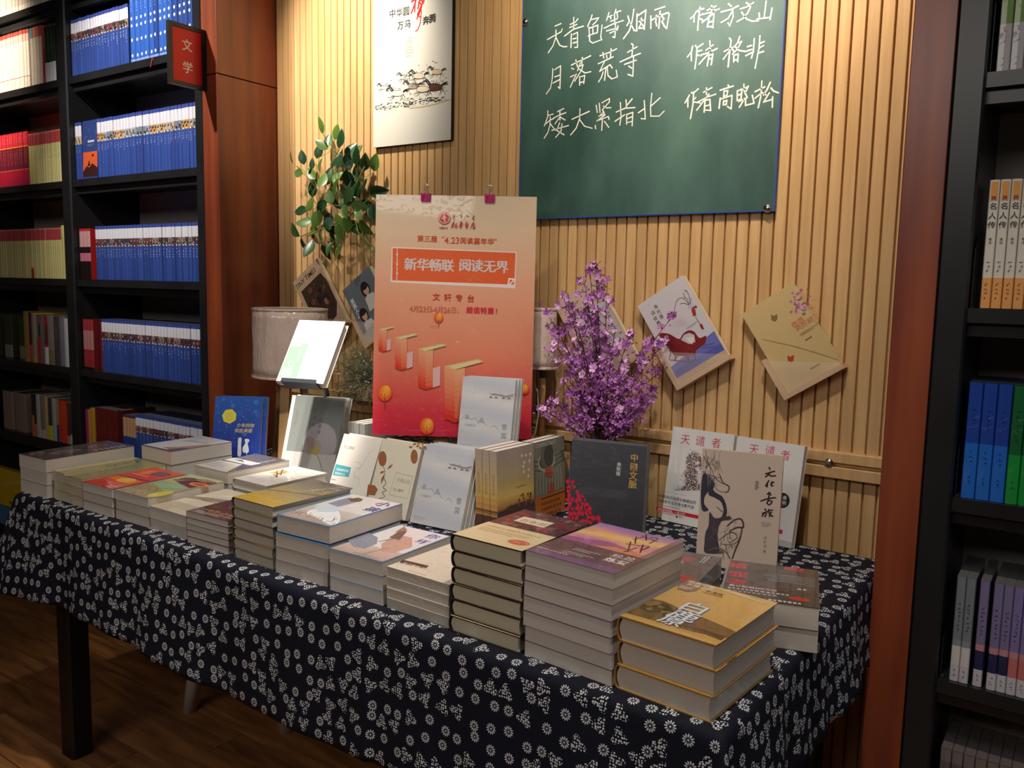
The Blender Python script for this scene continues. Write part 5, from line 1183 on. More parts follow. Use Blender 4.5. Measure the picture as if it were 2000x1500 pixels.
def art_conf(A, w, h):
    A.rect(0, 0, w, h, C(140, 138, 118)); 
    for k in range(9): A.stroke([(.08 * w + k * .014, .32 * h), (.06 * w + k * .0145, .5 * h), (.10 * w + k * .013, .62 * h)], .005, C(176, 174, 150))
    for k in range(7): A.stroke([(0, (.62 + .028 * k) * h), (.35 * w, (.58 + .03 * k) * h), (w, (.66 + .03 * k) * h)], .003, C(104, 104, 88) if k % 2 else C(164, 162, 140))
    A.ell(.38 * w, .72 * h, .040, .026, C(196, 194, 172)); A.ell(.38 * w, .725 * h, .034, .020, C(96, 94, 80)); A.ell(.40 * w, .80 * h, .030, .035, C(120, 118, 100)); A.ell(.46 * w, .80 * h, .022, .03, C(84, 84, 74))
    A.text('CONFIGURATI', .02 * w, .925 * h, .0155, C(214, 210, 190), .01, sx=.95); ptxt(A, '格', 1072, 922, 25, C(214, 70, 50), .022, sx=1.15); ptxt(A, '词', 1075, 954, 24, C(214, 70, 50), .022, sx=1.15)
    A.rect(0, 0, w, .29 * h, C(216, 120, 48)); A.rect(.18 * w, .245 * h, w, .262 * h, C(70, 60, 50)); A.lines(.2 * w, .22 * h, .09, .06, 4, C(150, 76, 30), 3)
stand(-1.141, 1.775, 89, 2.5, .142, .203, .02, False, C(120, 118, 104), art_conf, 'grey-green book with sculpted swirls and an orange band', copies=1, dx=0)
def art_black(A, w, h):
    A.grad(0, 0, w, h, lambda u, v: mixc(C(46, 46, 52), C(78, 78, 84), v * .8), 2, 4)
    for ch, a, b2, s in (('中', 1238, 894, 16), ('國', 1237, 912, 16), ('文', 1236, 929, 17), ('脈', 1235, 946, 17)): ptxt(A, ch, a, b2, s, C(206, 166, 84), .015)
    A.z0 = A.z + .00002
    for ch, a, b2 in (('余', 1209, 907), ('秋', 1208, 916), ('雨', 1207, 925)): ptxt(A, ch, a, b2, 9, C(226, 224, 220), .01)
    r = random.Random(4)
    for gy in range(10):
        for gx in range(8):
            px_ = 1110 + gx * 8.2 + r.uniform(-1.5, 1.5) + (gy % 2) * 3; py_ = 942 + gy * 8.6 + r.uniform(-1.5, 1.5)
            if px_ > 1121 + (py_ - 940) * .68 or r.random() < .12: continue
            s_ = r.uniform(4.8, 6.6); a0 = r.random() * 6; n_ = r.choice([3, 4, 5]); A.z = A.z0; A.poly([(px_ + s_ * math.cos(a0 + 2 * PI * i / n_) * r.uniform(.5, 1.05), py_ + s_ * math.sin(a0 + 2 * PI * i / n_)) for i in range(n_)], C(206, 36, 66), px=True)
stand(-.982, 1.665, 10, 4, .181, .246, .010, False, C(58, 58, 64), art_black, 'large black wrapped book with gold vertical title and red shards', copies=2, dx=-.0008, pages='pages_grey')
def art_tian(k0):
    def f(A, w, h):
        A.rect(0, 0, w, h, C(232, 228, 224)); P = C(206, 50, 90)
        T = ((('天', 1337, 858), ('谴', 1366, 861), ('者', 1397, 865)) if k0 == 0 else (('天', 1471, 877), ('谴', 1502, 880), ('者', 1532, 889)))
        for ch, a, b2 in T: ptxt(A, ch, a, b2, 21, P, 0)
        if k0 == 0:
            r = random.Random(2); z = A.z; n_ = 0
            while n_ < 1500:
                px_, py_ = r.uniform(1312, 1371), r.uniform(878, 958)
                head = ((px_ - 1356) / 16) ** 2 + ((py_ - 905) / 22) ** 2; neck = abs(px_ - 1350) / 12 + (0 if 918 < py_ < 958 else 9); sh = (958 - py_) / 14 + max(0, (1350 - px_) / 34)
                d = min(head, neck, sh if py_ < 958 else 9)
                eye = ((px_ - 1362) / 6) ** 2 + ((py_ - 904) / 3) ** 2 < 1 or ((px_ - 1364) / 4) ** 2 + ((py_ - 918) / 8) ** 2 < 1
                if r.random() > (1 if d < .8 else math.exp(-(d - .8) * 3.2)) or (eye and r.random() < .8): continue
                n_ += 1; A.z = z + r.random() * .0001; s_ = r.uniform(.5, 1.35) * (1 if d < 1 else .7); A.ell(*A.L(px_, py_), s_ * .0011, s_ * .0012, C(*r.choice([(96, 56, 52), (76, 44, 42), (120, 80, 74)])), 5)
            A.z = z + .00012
            q = A.L(1287, 966); A.text('畅销300万册原创悬疑品牌', q[0], q[1] - .006, .0094, C(60, 56, 56), .012); q = A.L(1285, 975); A.text('法医系列·众生卷全新开启', q[0], q[1] - .006, .0094, C(60, 56, 56), .012)
            q = A.L(1283, 983); A.lines(q[0], q[1], .10, .005, 1, C(150, 146, 144), 3); q = A.L(1283, 994); A.rect(q[0] - .002, q[1] - .003, w, q[1] + .006, C(206, 36, 50)); A.text('众生皆有面具，一念之间，', q[0] + .002, q[1] - .0015, .0072, C(240, 226, 226), .01)
            q = A.L(1281, 996); A.lines(q[0], q[1] - .001, .11, .005, 1, C(150, 146, 144), 5); q = A.L(1320, 1011); A.rect(q[0], q[1], q[0] + .004, q[1] + .005, C(40)); A.lines(q[0] + .006, q[1] + .004, .02, .003, 1, C(140), 2)
            q = A.L(1296, 958); A.lines(q[0], q[1], .09, .004, 1, C(130, 126, 124), 11, 2.5)
        else:
            q = A.L(1532, 978); A.ell(q[0] - .004, q[1], .017, .018, C(44, 40, 42), 28); A.text('秦明', q[0], q[1] + .003, .011, C(226), .01, vert=True, align='c'); A.lines(q[0] - .01, q[1] - .010, .015, .005, 1, C(200, 50, 60), 4)
            q = A.L(1528, 1040); A.rect(q[0] - .02, q[1] - .004, q[0], q[1] + .006, C(200, 50, 60)); A.rect(0, 0, w, .06 * h, C(200, 196, 192))
    return f
stand(-.887, 1.985, -5.8, 10, .172, .245, .018, False, C(232, 228, 224), art_tian(0), 'white book with red title and a face of brown specks')
stand(-.712, 1.975, -8.7, 10, .173, .242, .018, False, C(232, 228, 224), art_tian(1), 'white book with red title and round black badge, leaning on the wall')
def art_wen(A, w, h):
    A.rect(0, 0, w, h, C(206, 184, 166)); INKB = C(52, 50, 70); INK2 = C(110, 92, 90)
    S_ = {'文': "1502,912 1504,918|1494,926 1514,920|1506,921 1500,928 1494,932|1498,925 1507,930 1516,929", '化': "1502,938 1495,950|1499,944 1498,952|1508,940 1506,948 1511,949|1512,941 1505,946", '苦': "1498,966 1503,962 1506,968|1485,979 1500,974 1516,972|1502,964 1501,976 1497,984|1499,978 1508,979 1503,986 1498,983", '旅': "1494,993 1496,998|1488,1003 1500,999|1494,1000 1488,1009|1497,1002 1494,1010|1502,994 1500,1001|1500,998 1510,996|1501,1003 1508,1001|1504,1000 1503,1010|1504,1005 1510,1009"}
    for st in S_.values():
        for q in st.split('|'): A.stroke([tuple(float(c) for c in p.split(',')) for p in q.split()], .0034, C(44, 36, 34), px=True, taper=False)
    A.poly([(1373, 926), (1384, 928), (1390, 936), (1396, 945), (1391, 958), (1382, 962), (1376, 972), (1376, 985), (1384, 996), (1371, 996), (1369, 960)], INKB, px=True)
    A.poly([(1388, 952), (1398, 962), (1411, 970), (1418, 985), (1420, 1000), (1417, 1010), (1408, 1018), (1404, 1022), (1400, 1018), (1410, 1008), (1413, 995), (1408, 980), (1396, 972), (1384, 966)], INKB, px=True)
    A.poly([(1386, 1000), (1396, 1012), (1410, 1010), (1424, 1008), (1428, 1014), (1422, 1016), (1410, 1018), (1404, 1030), (1402, 1050), (1406, 1072), (1414, 1080), (1378, 1080), (1376, 1060), (1378, 1040), (1384, 1026)], C(70, 62, 70), px=True)
    for st, wd, c in (("1378,880 1382,900 1388,915 1386,930", .0016, INK2), ("1374,890 1382,905 1392,920 1396,940", .0014, INK2), ("1408,880 1404,895 1408,915 1412,925", .0012, C(170, 146, 136)), ("1405,925 1412,942 1424,950 1422,960 1416,961", .0024, INKB), ("1396,946 1402,958 1420,962", .0014, INK2),
                      ("1400,990 1412,1000", .002, INK2), ("1420,1028 1434,1016 1448,1014 1452,1030 1440,1030 1424,1038", .0036, C(74, 56, 60)), ("1450,1028 1446,1050 1436,1075 1430,1092", .0034, C(74, 56, 60)), ("1404,1056 1418,1044 1432,1040 1440,1050 1424,1060", .0022, INK2), ("1408,1062 1424,1064 1440,1058 1448,1040", .0018, INK2), ("1384,1075 1400,1070 1418,1078 1426,1092", .003, INK2), ("1386,932 1376,944", .003, INKB), ("1416,1062 1422,1080", .0012, INK2)):
        A.stroke([tuple(float(c2) for c2 in p.split(',')) for p in st.split()], wd, c, px=True)
    r = random.Random(6)
    for k in range(34):
        x_, y_ = (r.uniform(1376, 1400), r.uniform(890, 960)) if k % 2 else (r.uniform(1392, 1440), r.uniform(1010, 1075)); st_ = [(x_, y_)]
        a0 = r.uniform(0, 6)
        for j in range(4): a0 += r.uniform(-.9, .9); x_ = min(1456, max(1374, x_ + 7 * math.cos(a0))); y_ = y_ + 8 * math.sin(a0); st_.append((x_, min(1092, y_)))
        A.stroke(st_, r.uniform(.0007, .0022), C(*r.choice([(150, 130, 124), (120, 104, 108), (176, 154, 142), (90, 80, 92)])), px=True, taper=True)
    for ch, a, b2 in (('余', 1495, 1050), ('秋', 1494, 1058), ('雨', 1494, 1066), ('著', 1493, 1076)): ptxt(A, ch, a, b2, 6, C(150, 130, 116), 0)
    q = A.L(1476, 938); A.lines(q[0], q[1], .006, .02, 5, C(120, 104, 96), 4); q = A.L(1396, 898); A.lines(q[0], q[1], .01, .02, 5, C(160, 140, 130), 4); q = A.L(1488, 1018); A.lines(q[0], q[1], .02, .01, 3, C(180, 160, 146), 4)
stand(-.679, 1.710, 11, 4.5, .170, .255, .016, False, C(206, 184, 166), art_wen, 'beige wrapped book with curling black ink smoke and brush title', pages='pages_cream')
# books standing spine-on behind the pencil-face book
def art0(A, w, h): A.rect(0, 0, w, h, C(150, 146, 140))
for k in range(3):
    stand(-1.690 - k * .024, 1.722, 86, 2, .13, .197, .021, False, C(150, 148, 142), art0, ['white-topped grey book nearest the poster board, behind the pencil-face book', 'white-topped grey book in the middle of the trio behind the pencil-face book', 'white-topped grey book nearest the lotus book, behind the pencil-face book'][k], pages='pages')
# blue metal book end
t = empty('bookend', (-1.005, 1.704, TZ + .001), R(10)); tag(t, 'rounded blue metal bookend left of the black book', 'bookend')
mb = MB(); prof = [(0, 0), (.15, 0), (.15, .165), (.145, .178), (.133, .186), (.017, .186), (.005, .178), (0, .165)]
mb.prism(prof, 1, 0.004, .008); mb.build('upright', 'blue_metal', t)
mb = MB(); mb.box(0, .15, .008, .09, 0, .0012); mb.build('foot', 'blue_metal', t)

# white book on a dark stand (above the lotus book)
def art_white(A, w, h):
    A.rect(0, 0, w, h, C(240, 240, 234)); A.rect(.02 * w, .06 * h, .40 * w, .62 * h, C(150, 214, 160)); A.text('轻阅读', .05 * w, .565 * h, .010, C(236, 246, 236), .01); q = (.18 * w, .28 * h)
    A.ell(q[0], q[1], .009, .009, C(220, 240, 220)); A.ell(q[0], q[1], .0078, .0078, C(150, 214, 160)); A.lines(.06 * w, .22 * h, .03, .035, 5, C(226, 242, 226), 3); A.lines(.27 * w, .52 * h, .004, .04, 5, C(230, 244, 230), 3)
WB = (-1.845, 1.53, 1.078)
wb = stand(WB[0], WB[1], 15, 35, .150, .200, .024, True, C(240, 240, 234), art_white, 'brightly lit white hardcover with a pale green panel, tilted before the lamp', zb=WB[2] - .0137, pages='pages')
t = empty('book_stand', (WB[0] + .07, WB[1] + .06, TZ + .001), R(15)); tag(t, 'dark metal stand that props up the white book', 'stand')
mb = MB(); mb.lathe([(0, .008), (.04, .008), (.043, .004), (.043, 0), (0, 0)], 24, center=(-.10, .25, 0)); mb.build('base', 'dark_metal', t)
TM = (Matrix.Translation((WB[0] + .07, WB[1] + .06, TZ + .001)) @ Matrix.Rotation(R(15), 4, 'Z')).inverted() @ wb.matrix_world
mb = MB()
for b6 in ((.02, .13, -.005, .14, -.005, -.001), (.02, .13, -.005, -.001, -.001, .032), (.02, .13, -.001, .007, .029, .032)):
    m2 = MB(); m2.box(*b6); mb.mesh([TM @ Vector(v) for v in m2.v], m2.f)
mb.build('tray', 'dark_metal', t)
pe = TM @ Vector((.07, .03, -.010))
mb = MB(); mb.tube([(-.10, .25, .006), (-.10, .25, .24), (-.095, .235, .272), tuple(pe * .75 + Vector((-.095, .235, .272)) * .25), tuple(pe)], .006, 10); mb.build('post', 'dark_metal', t)

# ------------------------------------------------------------------ lamps
def lamp(x, y, z0, r0, r1, zb, zt, lab, legs=True, cord=None):
    t = empty('table_lamp', (x, y, z0)); tag(t, lab, 'lamp')
    mb = MB(); seg = 48; n = 7; H = zt - zb; vs = []
    for j in range(n + 1):
        f = j / n; r = r1 + (r0 - r1) * f
        for k in range(seg):
            a = 2 * PI * k / seg; rr2 = r * (1 + .012 * math.sin(a * 7 + f * 4) * math.sin(f * PI) + .006 * math.sin(a * 17 + f * 9)); vs.append((rr2 * math.cos(a), rr2 * math.sin(a), zb - z0 + H * f))
    mb.mesh(vs, [(j * seg + k, j * seg + (k + 1) % seg, (j + 1) * seg + (k + 1) % seg, (j + 1) * seg + k) for j in range(n) for k in range(seg)], 0, smooth=True)
    sh = mb.build('lamp_shade', ['lamp_fabric'], t); so = sh.modifiers.new('s', 'SOLIDIFY'); so.thickness = .002; so.offset = -1
    for zz, rr2 in ((zt, r0), (zb, r1)):
        m2 = MB(); m2.lathe([(rr2 + .002, zz - z0 - .004), (rr2 + .003, zz - z0), (rr2 + .002, zz - z0 + .003), (rr2 - .003, zz - z0 + .003), (rr2 - .003, zz - z0 - .004), (rr2 + .002, zz - z0 - .004)], 40); m2.build('shade_rim', 'lamp_fabric', sh)
    m2 = MB(); m2.tube([(0, 0, zb - z0 - .03), (0, 0, zt - z0 - .08)], .012, 10); m2.build('socket', 'dark_metal', t)
    for k in range(3):
        a = 2 * PI * k / 3; m2 = MB(); m2.tube([(0, 0, zt - z0 - .05), (r0 * math.cos(a), r0 * math.sin(a), zt - z0 - .01)], .0018, 5); m2.build('shade_spoke', 'steel', t)
    if legs:
        top = zb - z0 - .018
        m2 = MB(); m2.lathe([(0, top), (.045, top), (.050, top - .008), (.045, top - .022), (0, top - .022)], 24); m2.build('hub', 'oak', t)
        for a in (R(-62), R(-118 + 360 - 62), R(62)):
            a = a; c2, s2 = math.cos(a), math.sin(a); m2 = MB(); lw = .015
            p0 = Vector((.040 * c2, .040 * s2, top - .012)); p1 = Vector((.075 * c2, .075 * s2, 0.001)); tn = Vector((-s2, c2, 0)) * lw; ou = Vector((c2, s2, 0)) * .010
            vs = [p0 - tn - ou, p0 + tn - ou, p0 + tn + ou, p0 - tn + ou, p1 - tn - ou, p1 + tn - ou, p1 + tn + ou, p1 - tn + ou]
            m2.mesh(vs, [(0, 1, 2, 3), (7, 6, 5, 4), (0, 4, 5, 1), (1, 5, 6, 2), (2, 6, 7, 3), (3, 7, 4, 0)]); m2.build('leg', 'oak', t)
    else:
        m2 = MB(); m2.lathe([(0, .012), (.05, .012), (.055, .004), (.055, 0), (0, 0)], 24); m2.build('base', 'oak', t)
        m2 = MB(); m2.tube([(0, 0, .01), (0, 0, zb - z0 + .02)], .009, 10); m2.build('post', 'oak', t)
    if cord:
        m2 = MB(); m2.tube([Vector(p) - Vector((x, y, z0)) for p in cord], .0022, 6); m2.build('cord', 'cord_white', t)
    return t
lamp(-2.158, 1.85, TZ + .001, .119, .122, 1.045, 1.262, 'table lamp with a wide plastic-wrapped beige drum shade on wooden legs, left of the posters')
cd = [onY(1042, 745, 2.03), onY(1050, 765, 2.0), onY(1052, 810, 1.99), onY(1046, 845, 2.0), onY(1036, 858, 2.0)]
lamp(-1.288, 2.025, .9035, .034, .043, 1.122, 1.288, 'small beige lamp mostly hidden behind the right edge of the orange poster', legs=False, cord=cd)
# ------------------------------------------------------------------ orange poster board on its stand
BW, BH = .446, .669
MB4 = Matrix.Translation((-1.645, 1.70, .928)) @ Matrix.Rotation(R(31.7), 4, 'Z') @ Matrix.Rotation(R(90 - 3.9), 4, 'X')
t = link('poster_board', None); t.matrix_world = MB4; tag(t, 'orange gradient poster board with a white-lettered banner, clipped upright at the back of the table', 'poster')
mb = MB(); mb.box(0, BW, 0, BH, -.005, 0); mb.build('backing', 'white_plastic', t)
mb = MB(); A = Art(mb, .0002, 0, mapper(MB4))
def pg(u, v):
    k = [(0, (196, 30, 60)), (.10, (206, 46, 62)), (.22, (212, 92, 78)), (.36, (216, 128, 98)), (.55, (222, 150, 116)), (.72, (224, 172, 138)), (.86, (220, 190, 156)), (1, (214, 192, 164))]
    for (a, c), (b2, e) in zip(k, k[1:]):
        if v <= b2 + 1e-9: return mixc(C(*c), C(*e), (v - a) / (b2 - a))
    return C(*k[-1][1])
A.grad(0, 0, BW, BH, pg, 2, 28)
# banner
def qp(*pts): return [tuple(p) for p in pts]
A.poly(qp((765, 482), (1009, 492), (1006, 563), (763, 551)), C(232, 214, 206), px=True)
A.poly(qp((767, 484.5), (1007, 494), (1004.5, 556), (766, 547.5)), C(222, 92, 40), px=True)
A.stroke([(776, 483), (775, 549)], .0022, C(236, 214, 206), px=True)
for yy in (497, 516, 534): A.ell(*A.L(775.6, yy), .0028, .0028, C(236, 214, 206), 10)
A.poly(qp((991, 556.5), (993, 543), (1007, 544), (1005, 558)), C(236, 220, 214), px=True); A.poly(qp((994, 555), (996, 546), (1002, 547)), C(222, 92, 40), px=True); A.poly(qp((997, 556), (1004, 548), (1004, 556)), C(222, 92, 40), px=True)
def ctext(s, x0, x1, y0, y1, hpx, col, bold):
    """row of characters, one by one, from photo position (x0,y0) to (x1,y1)"""
    n = len(s)
    for i, ch in enumerate(s):
        f = i / max(1, n - 1)
        if ch != ' ': ptxt(A, ch, x0 + (x1 - x0) * f, y0 + (y1 - y0) * f, hpx, col, bold)
ctext('新华畅联', 801, 874, 516, 519, 25, C(214, 196, 190), .034); ctext('阅读无界', 907, 980, 518, 522, 25, C(214, 196, 190), .034)
ORG = C(206, 76, 34)
ctext('第三届', 821, 847, 466, 467, 13, ORG, .022); ctext('“', 865, 866, 466, 466, 14, ORG, .01); [ptxt(A, c_, x_, 469, 17, ORG, .012) for c_, x_ in (('4', 872), ('.', 878.5), ('2', 885), ('3', 893))]
ctext('阅读嘉年华', 904, 958, 470, 472, 13, ORG, .022); ptxt(A, '”', 967, 471, 14, ORG, .01)
for ch, a, b2 in (('文', 852, 580), ('轩', 874, 581), ('专', 896, 582), ('台', 919, 583)): ptxt(A, ch, a, b2, 15, C(196, 50, 40), .01)
a = A.L(800, 607); [ptxt(A, c_, 803 + i_ * 7.9 + o_, 602.5 + i_ * .3, 13 if c_ in '月日，' else 15, C(196, 104, 70), 0) for i_, (c_, o_) in enumerate(zip('4月23日-4月26日，', (0, 1, 3, 2, 3, 2, 0, 1, 3, 2, 3, 4)))]
ctext('超值特惠', 917, 958, 605.5, 607, 13, C(206, 24, 60), .03); ptxt(A, '!', 969, 607, 13, C(206, 24, 60), .03)
# round emblem, latin line and brush name
q = A.L(868, 426); 
for r_, c in ((.0172, (120, 40, 44)), (.0162, (226, 150, 130)), (.0124, (186, 14, 34))): A.ell(q[0], q[1], r_, r_, C(*c), 32)
PK = C(236, 190, 170)
for st in ("868,419 869,423 866,425", "871,424 868,428 868,433", "864,428 868,427 862,427", "869,430 870,434", "866,423 871,425"): A.stroke([tuple(float(c) for c in p.split(',')) for p in st.split()], .0026, PK, px=True)
a = A.L(858, 447); A.text('NMXH', a[0], a[1], .0088, C(160, 80, 76), .005, sx=.9)
for st in ("888,419 886,424 887,429|899,421 902,421 900,424 903,424|911,420 913,421 916,423|925,420 926,423 923,426 926,429|924,427 927,429", ):
    for q2 in st.split('|'): A.stroke([tuple(float(c) for c in p.split(',')) for p in q2.split()], .0024, C(120, 84, 60), px=True)
CR = C(186, 34, 50)
for st in ("887,432 884,438 882,444|883,438 888,437|886,434 885,443|881,445 885,442|889,440 893,436|890,438 888,445|890,441 893,441 891,446", "899,434 902,433|901,432 898,439|897,441 905,437|903,433 900,440|901,434 900,447|896,443 904,441", "911,433 909,438|908,440 915,437|912,433 911,446|909,442 915,441|910,446 914,444|909,444 915,439", "925,433 923,437|921,438 928,436|922,438 919,446|924,438 924,446|923,441 928,439|924,445 928,443 926,446 923,446"):
    for q2 in st.split('|'): A.stroke([tuple(float(c) for c in p.split(',')) for p in q2.split()], .0019, CR, px=True)
# printed books and trees
def pbook(x, y, s, x1=None):
    """stylised upright book; (x,y) photo position of its top-left corner, s scale in px"""
    top = [(x, y), (x + 42 * s, y - 9 * s), (x + 50 * s, y - 6 * s), (x + 12 * s, y + 5 * s)]
    z0 = A.z
    n = 10
    for k in range(n):
        f0, f1 = k / n, (k + 1) / n
        c1 = mixc(C(220, 150, 110), C(212, 44, 28), min(1, f0 * 1.15)); c2 = mixc(C(222, 156, 118), C(216, 76, 44), f0)
        hl, hr = 66 * s, 66 * s
        A.z = z0; A.poly([(x, y + hl * f0), (x + 13 * s, y + 5 * s + hl * f0), (x + 13 * s, y + 5 * s + hl * f1 + .2), (x, y + hl * f1 + .2)], c1, px=True)
        A.z = z0; A.poly([(x + 13 * s, y + 5 * s + hl * f0), (x + 26 * s, y + 2 * s + hl * f0), (x + 26 * s, y + 2 * s + hl * f1 + .2), (x + 13 * s, y + 5 * s + hl * f1 + .2)], c2, px=True)
    A.poly([(x, y + 66 * s), (x + 13 * s, y + 71 * s), (x + 26 * s, y + 68 * s), (x + 26 * s, y + 66 * s)], C(206, 52, 34), px=True)
    A.poly([(x + 26 * s, y + 34 * s), (x + 39 * s, y + 30 * s), (x + 38 * s, y + 64 * s), (x + 25.5 * s, y + 68 * s)], C(214, 170, 166), px=True)
    A.poly(top, C(206, 178, 104), px=True); A.poly([(x + 6 * s, y), (x + 42 * s, y - 7.5 * s), (x + 48 * s, y - 5 * s), (x + 13 * s, y + 4 * s)], C(212, 196, 150), px=True)
def ptree(x, y, r, h):
    z0 = A.z
    for k in range(7):
        A.z = z0 + k * .00002; c = mixc(C(216, 70, 20), C(238, 164, 60), k / 6); s = 1 - k * .12
        A.poly([(x + r * s * math.cos(2 * PI * i / 20) + r * .05 * k, y - r * .10 * k + r * 1.15 * s * math.sin(2 * PI * i / 20)) for i in range(20)], c, px=True)
    A.stroke([(x, y + r * .2), (x, y + h)], .0016 if r < 12 else .0026, C(150, 50, 40), px=True); A.stroke([(x - r * .3, y - r * .1), (x, y + r * .5), (x + r * .3, y)], .0014, C(240, 170, 80), px=True)
pbook(740, 643, .62); pbook(772, 659, .90); pbook(817, 681, 1.12); pbook(868, 715, 1.55)
ptree(857, 620, 9, 18); ptree(752, 767, 14.5, 31); ptree(834, 832, 14.5, 16); ptree(1024, 760, 9, 14)
A.stroke([(840, 636), (857, 636)], .0014, C(190, 120, 90), px=True)
mb.build('print_sheet', 'printed_wrapped', t)
# metal stand behind the board
ctr = MB4 @ Vector((BW * .47, 0, -.02))
t2 = empty('sign_stand', (ctr.x, ctr.y + .012, .9035), R(31.7)); tag(t2, 'slim grey metal stand behind the orange poster board, on the cloth-covered riser', 'stand')
mb = MB(); mb.lathe([(0, .008), (.045, .008), (.05, .005), (.05, 0), (0, 0)], 24); mb.build('base', 'steel', t2)
mb = MB(); mb.tube([(0, 0, .006), (0, .02, .35), (0, .032, .66)], .006, 10); mb.build('post', 'steel', t2)
mb = MB(); mb.tube([(-.16, .034, .655), (.16, .034, .655)], .004, 8); mb.build('crossbar', 'steel', t2)
for k, (px_, py_) in enumerate(((832, 383), (956.5, 390))):
    q = mapper(MB4)(px_, py_)
    M = MB4 @ Matrix.Translation((q[0], BH, 0))
    t3 = link('binder_clip', None); t3.matrix_world = M; tag(t3, ['pink binder clip on the left of the poster board top edge', 'pink binder clip on the right of the poster board top edge'][k], 'clip')
    mb = MB(); mb.prism([(-.018, .0030), (.003, .0075), (.003, -.0125), (-.018, -.008), (-.018, -.0088), (.0042, -.0138), (.0042, .0088), (-.018, .0038)], 0, -.0135, .0135); mb.build('clamp', 'pink_clip', t3)
    for s in (1, -1):
        z = .0095 if s > 0 else -.0145
        mb = MB(); mb.tube([(-.010, -.010, z * .9), (-.004, .002, z), (-.0035, .018, z * .7), (-.007, .024, z * .6), (-.004, .029, z * .5), (.004, .029, z * .5), (.007, .024, z * .6), (.0035, .018, z * .7), (.004, .002, z), (.010, -.010, z * .9)], .0008, 5); mb.build('wire_handle', 'steel', t3)

# ------------------------------------------------------------------ books hung on the wall in wooden corner holders
def wall_book(BL_, ang, w, h, t_, art, lab, col, holder=True):
    M = Matrix.Translation((BL_[0], WY - .008, BL_[1])) @ Matrix.Rotation(R(90), 4, 'X') @ Matrix.Rotation(R(ang), 4, 'Z')
    tag(book('book', w, h, t_, False, col, art, M, 'pages_cream'), lab + ', askew on the wall', 'book')
    t = link('book_holder', None); t.matrix_world = M; tag(t, 'pale wooden corner holder under the ' + lab.split(' book')[0] + ' book on the wall', 'holder')
    th = .012
    mb = MB(); mb.box(-th, w + .004, -th - .0005, -.0008, -.006, t_ + .010); mb.build('bottom_rail', 'oak_pale', t)
    mb = MB(); mb.box(-th - .0005, -.0008, -.0005, h * .44, -.006, t_ + .010); mb.build('side_rail', 'oak_pale', t)
    mb = MB(); mb.prism([(-th, -th), (w, -th), (w, .004), (-th, h * .44)], 2, t_ + .0105, t_ + .0125); mb.build('clear_plate', 'clear_acrylic', t)
def art_w4(A, w, h):
    A.rect(0, 0, w, h, C(214, 208, 214)); A.rect(0, 0, w, .15 * h, C(88, 96, 176)); A.poly([(0, .15 * h), (0, .21 * h), (w, .30 * h), (w, .15 * h)], C(110, 116, 190)); A.rect(0, 0, w, .07 * h, C(204, 170, 140))
    RD = C(132, 34, 36)
    A.poly([(1288, 652), (1306, 652), (1326, 662), (1334, 652), (1345, 645), (1356, 648), (1366, 660), (1379, 656), (1376, 672), (1360, 684), (1356, 694), (1318, 694), (1308, 680), (1296, 670)], RD, px=True)
    A.poly([(1330, 664), (1336, 654), (1346, 650), (1356, 654), (1358, 668), (1346, 672)], C(206, 200, 206), px=True); A.poly([(1338, 660), (1356, 658), (1352, 673)], C(232, 228, 224), px=True)
    for st in ("1306,676 1310,690 1306,702|1318,690 1320,706|1326,692 1316,704|1356,690 1346,706|1340,692 1344,704|1310,703 1345,707|1326,694 1330,702 1344,696"): pass
    for q in ("1306,676 1310,690 1306,702", "1318,690 1320,706", "1326,692 1316,704", "1356,690 1346,706", "1340,692 1344,704", "1308,703 1345,707"): A.stroke([tuple(float(c) for c in p.split(',')) for p in q.split()], .003, RD, px=True)
    q = A.L(1351, 699); A.ell(q[0], q[1], .011, .011, RD, 20); A.ell(q[0], q[1], .008, .008, C(110, 116, 190), 20)
    A.poly([(1352, 600), (1348, 597), (1344, 601), (1354, 604), (1362, 601), (1360, 596)], C(160, 60, 40), px=True); A.poly([(1350, 604), (1358, 604), (1360, 616), (1354, 618)], C(160, 60, 40), px=True); A.stroke([(1358, 618), (1368, 634)], .0016, C(140, 50, 40), px=True); A.poly([(1366, 634), (1371, 632), (1376, 644), (1370, 642), (1374, 652)], C(150, 50, 40), px=True)
    q = A.L(1350, 601); A.ell(q[0] + .002, q[1] + .006, .007, .008, C(190, 196, 220)); 
    for q in ("1346,596 1338,585 1328,582 1320,592 1317,612", "1346,596 1342,584 1336,580", "1347,594 1346,578 1340,566", "1346,596 1336,592 1328,594", "1348,594 1350,582", "1338,580 1334,572", "1342,570 1336,566"): A.stroke([tuple(float(c) for c in p.split(',')) for p in q.split()], .0014, C(60, 62, 56), px=True)
    for ch, a, b2 in (('朱', 1283, 602), ('光', 1288, 612), ('潜', 1293, 622), ('谈', 1277, 614), ('修', 1282, 625), ('养', 1288, 634)): 
        q = A.L(a, b2); A.text(ch, q[0], q[1], .013, C(70, 66, 66), 0, align='c')
    q = A.L(1340, 640); A.lines(q[0], q[1], .04, .006, 2, C(160, 150, 170), 4)
    for q in ("1370,676 1395,670", "1372,680 1398,676"): A.stroke([tuple(float(c) for c in p.split(',')) for p in q.split()], .002, C(90, 96, 180), px=True)
wall_book((-.8845, 1.104), 33.5, .151, .240, .020, art_w4, 'white and blue book with a red sledge and orchid', C(214, 208, 200))
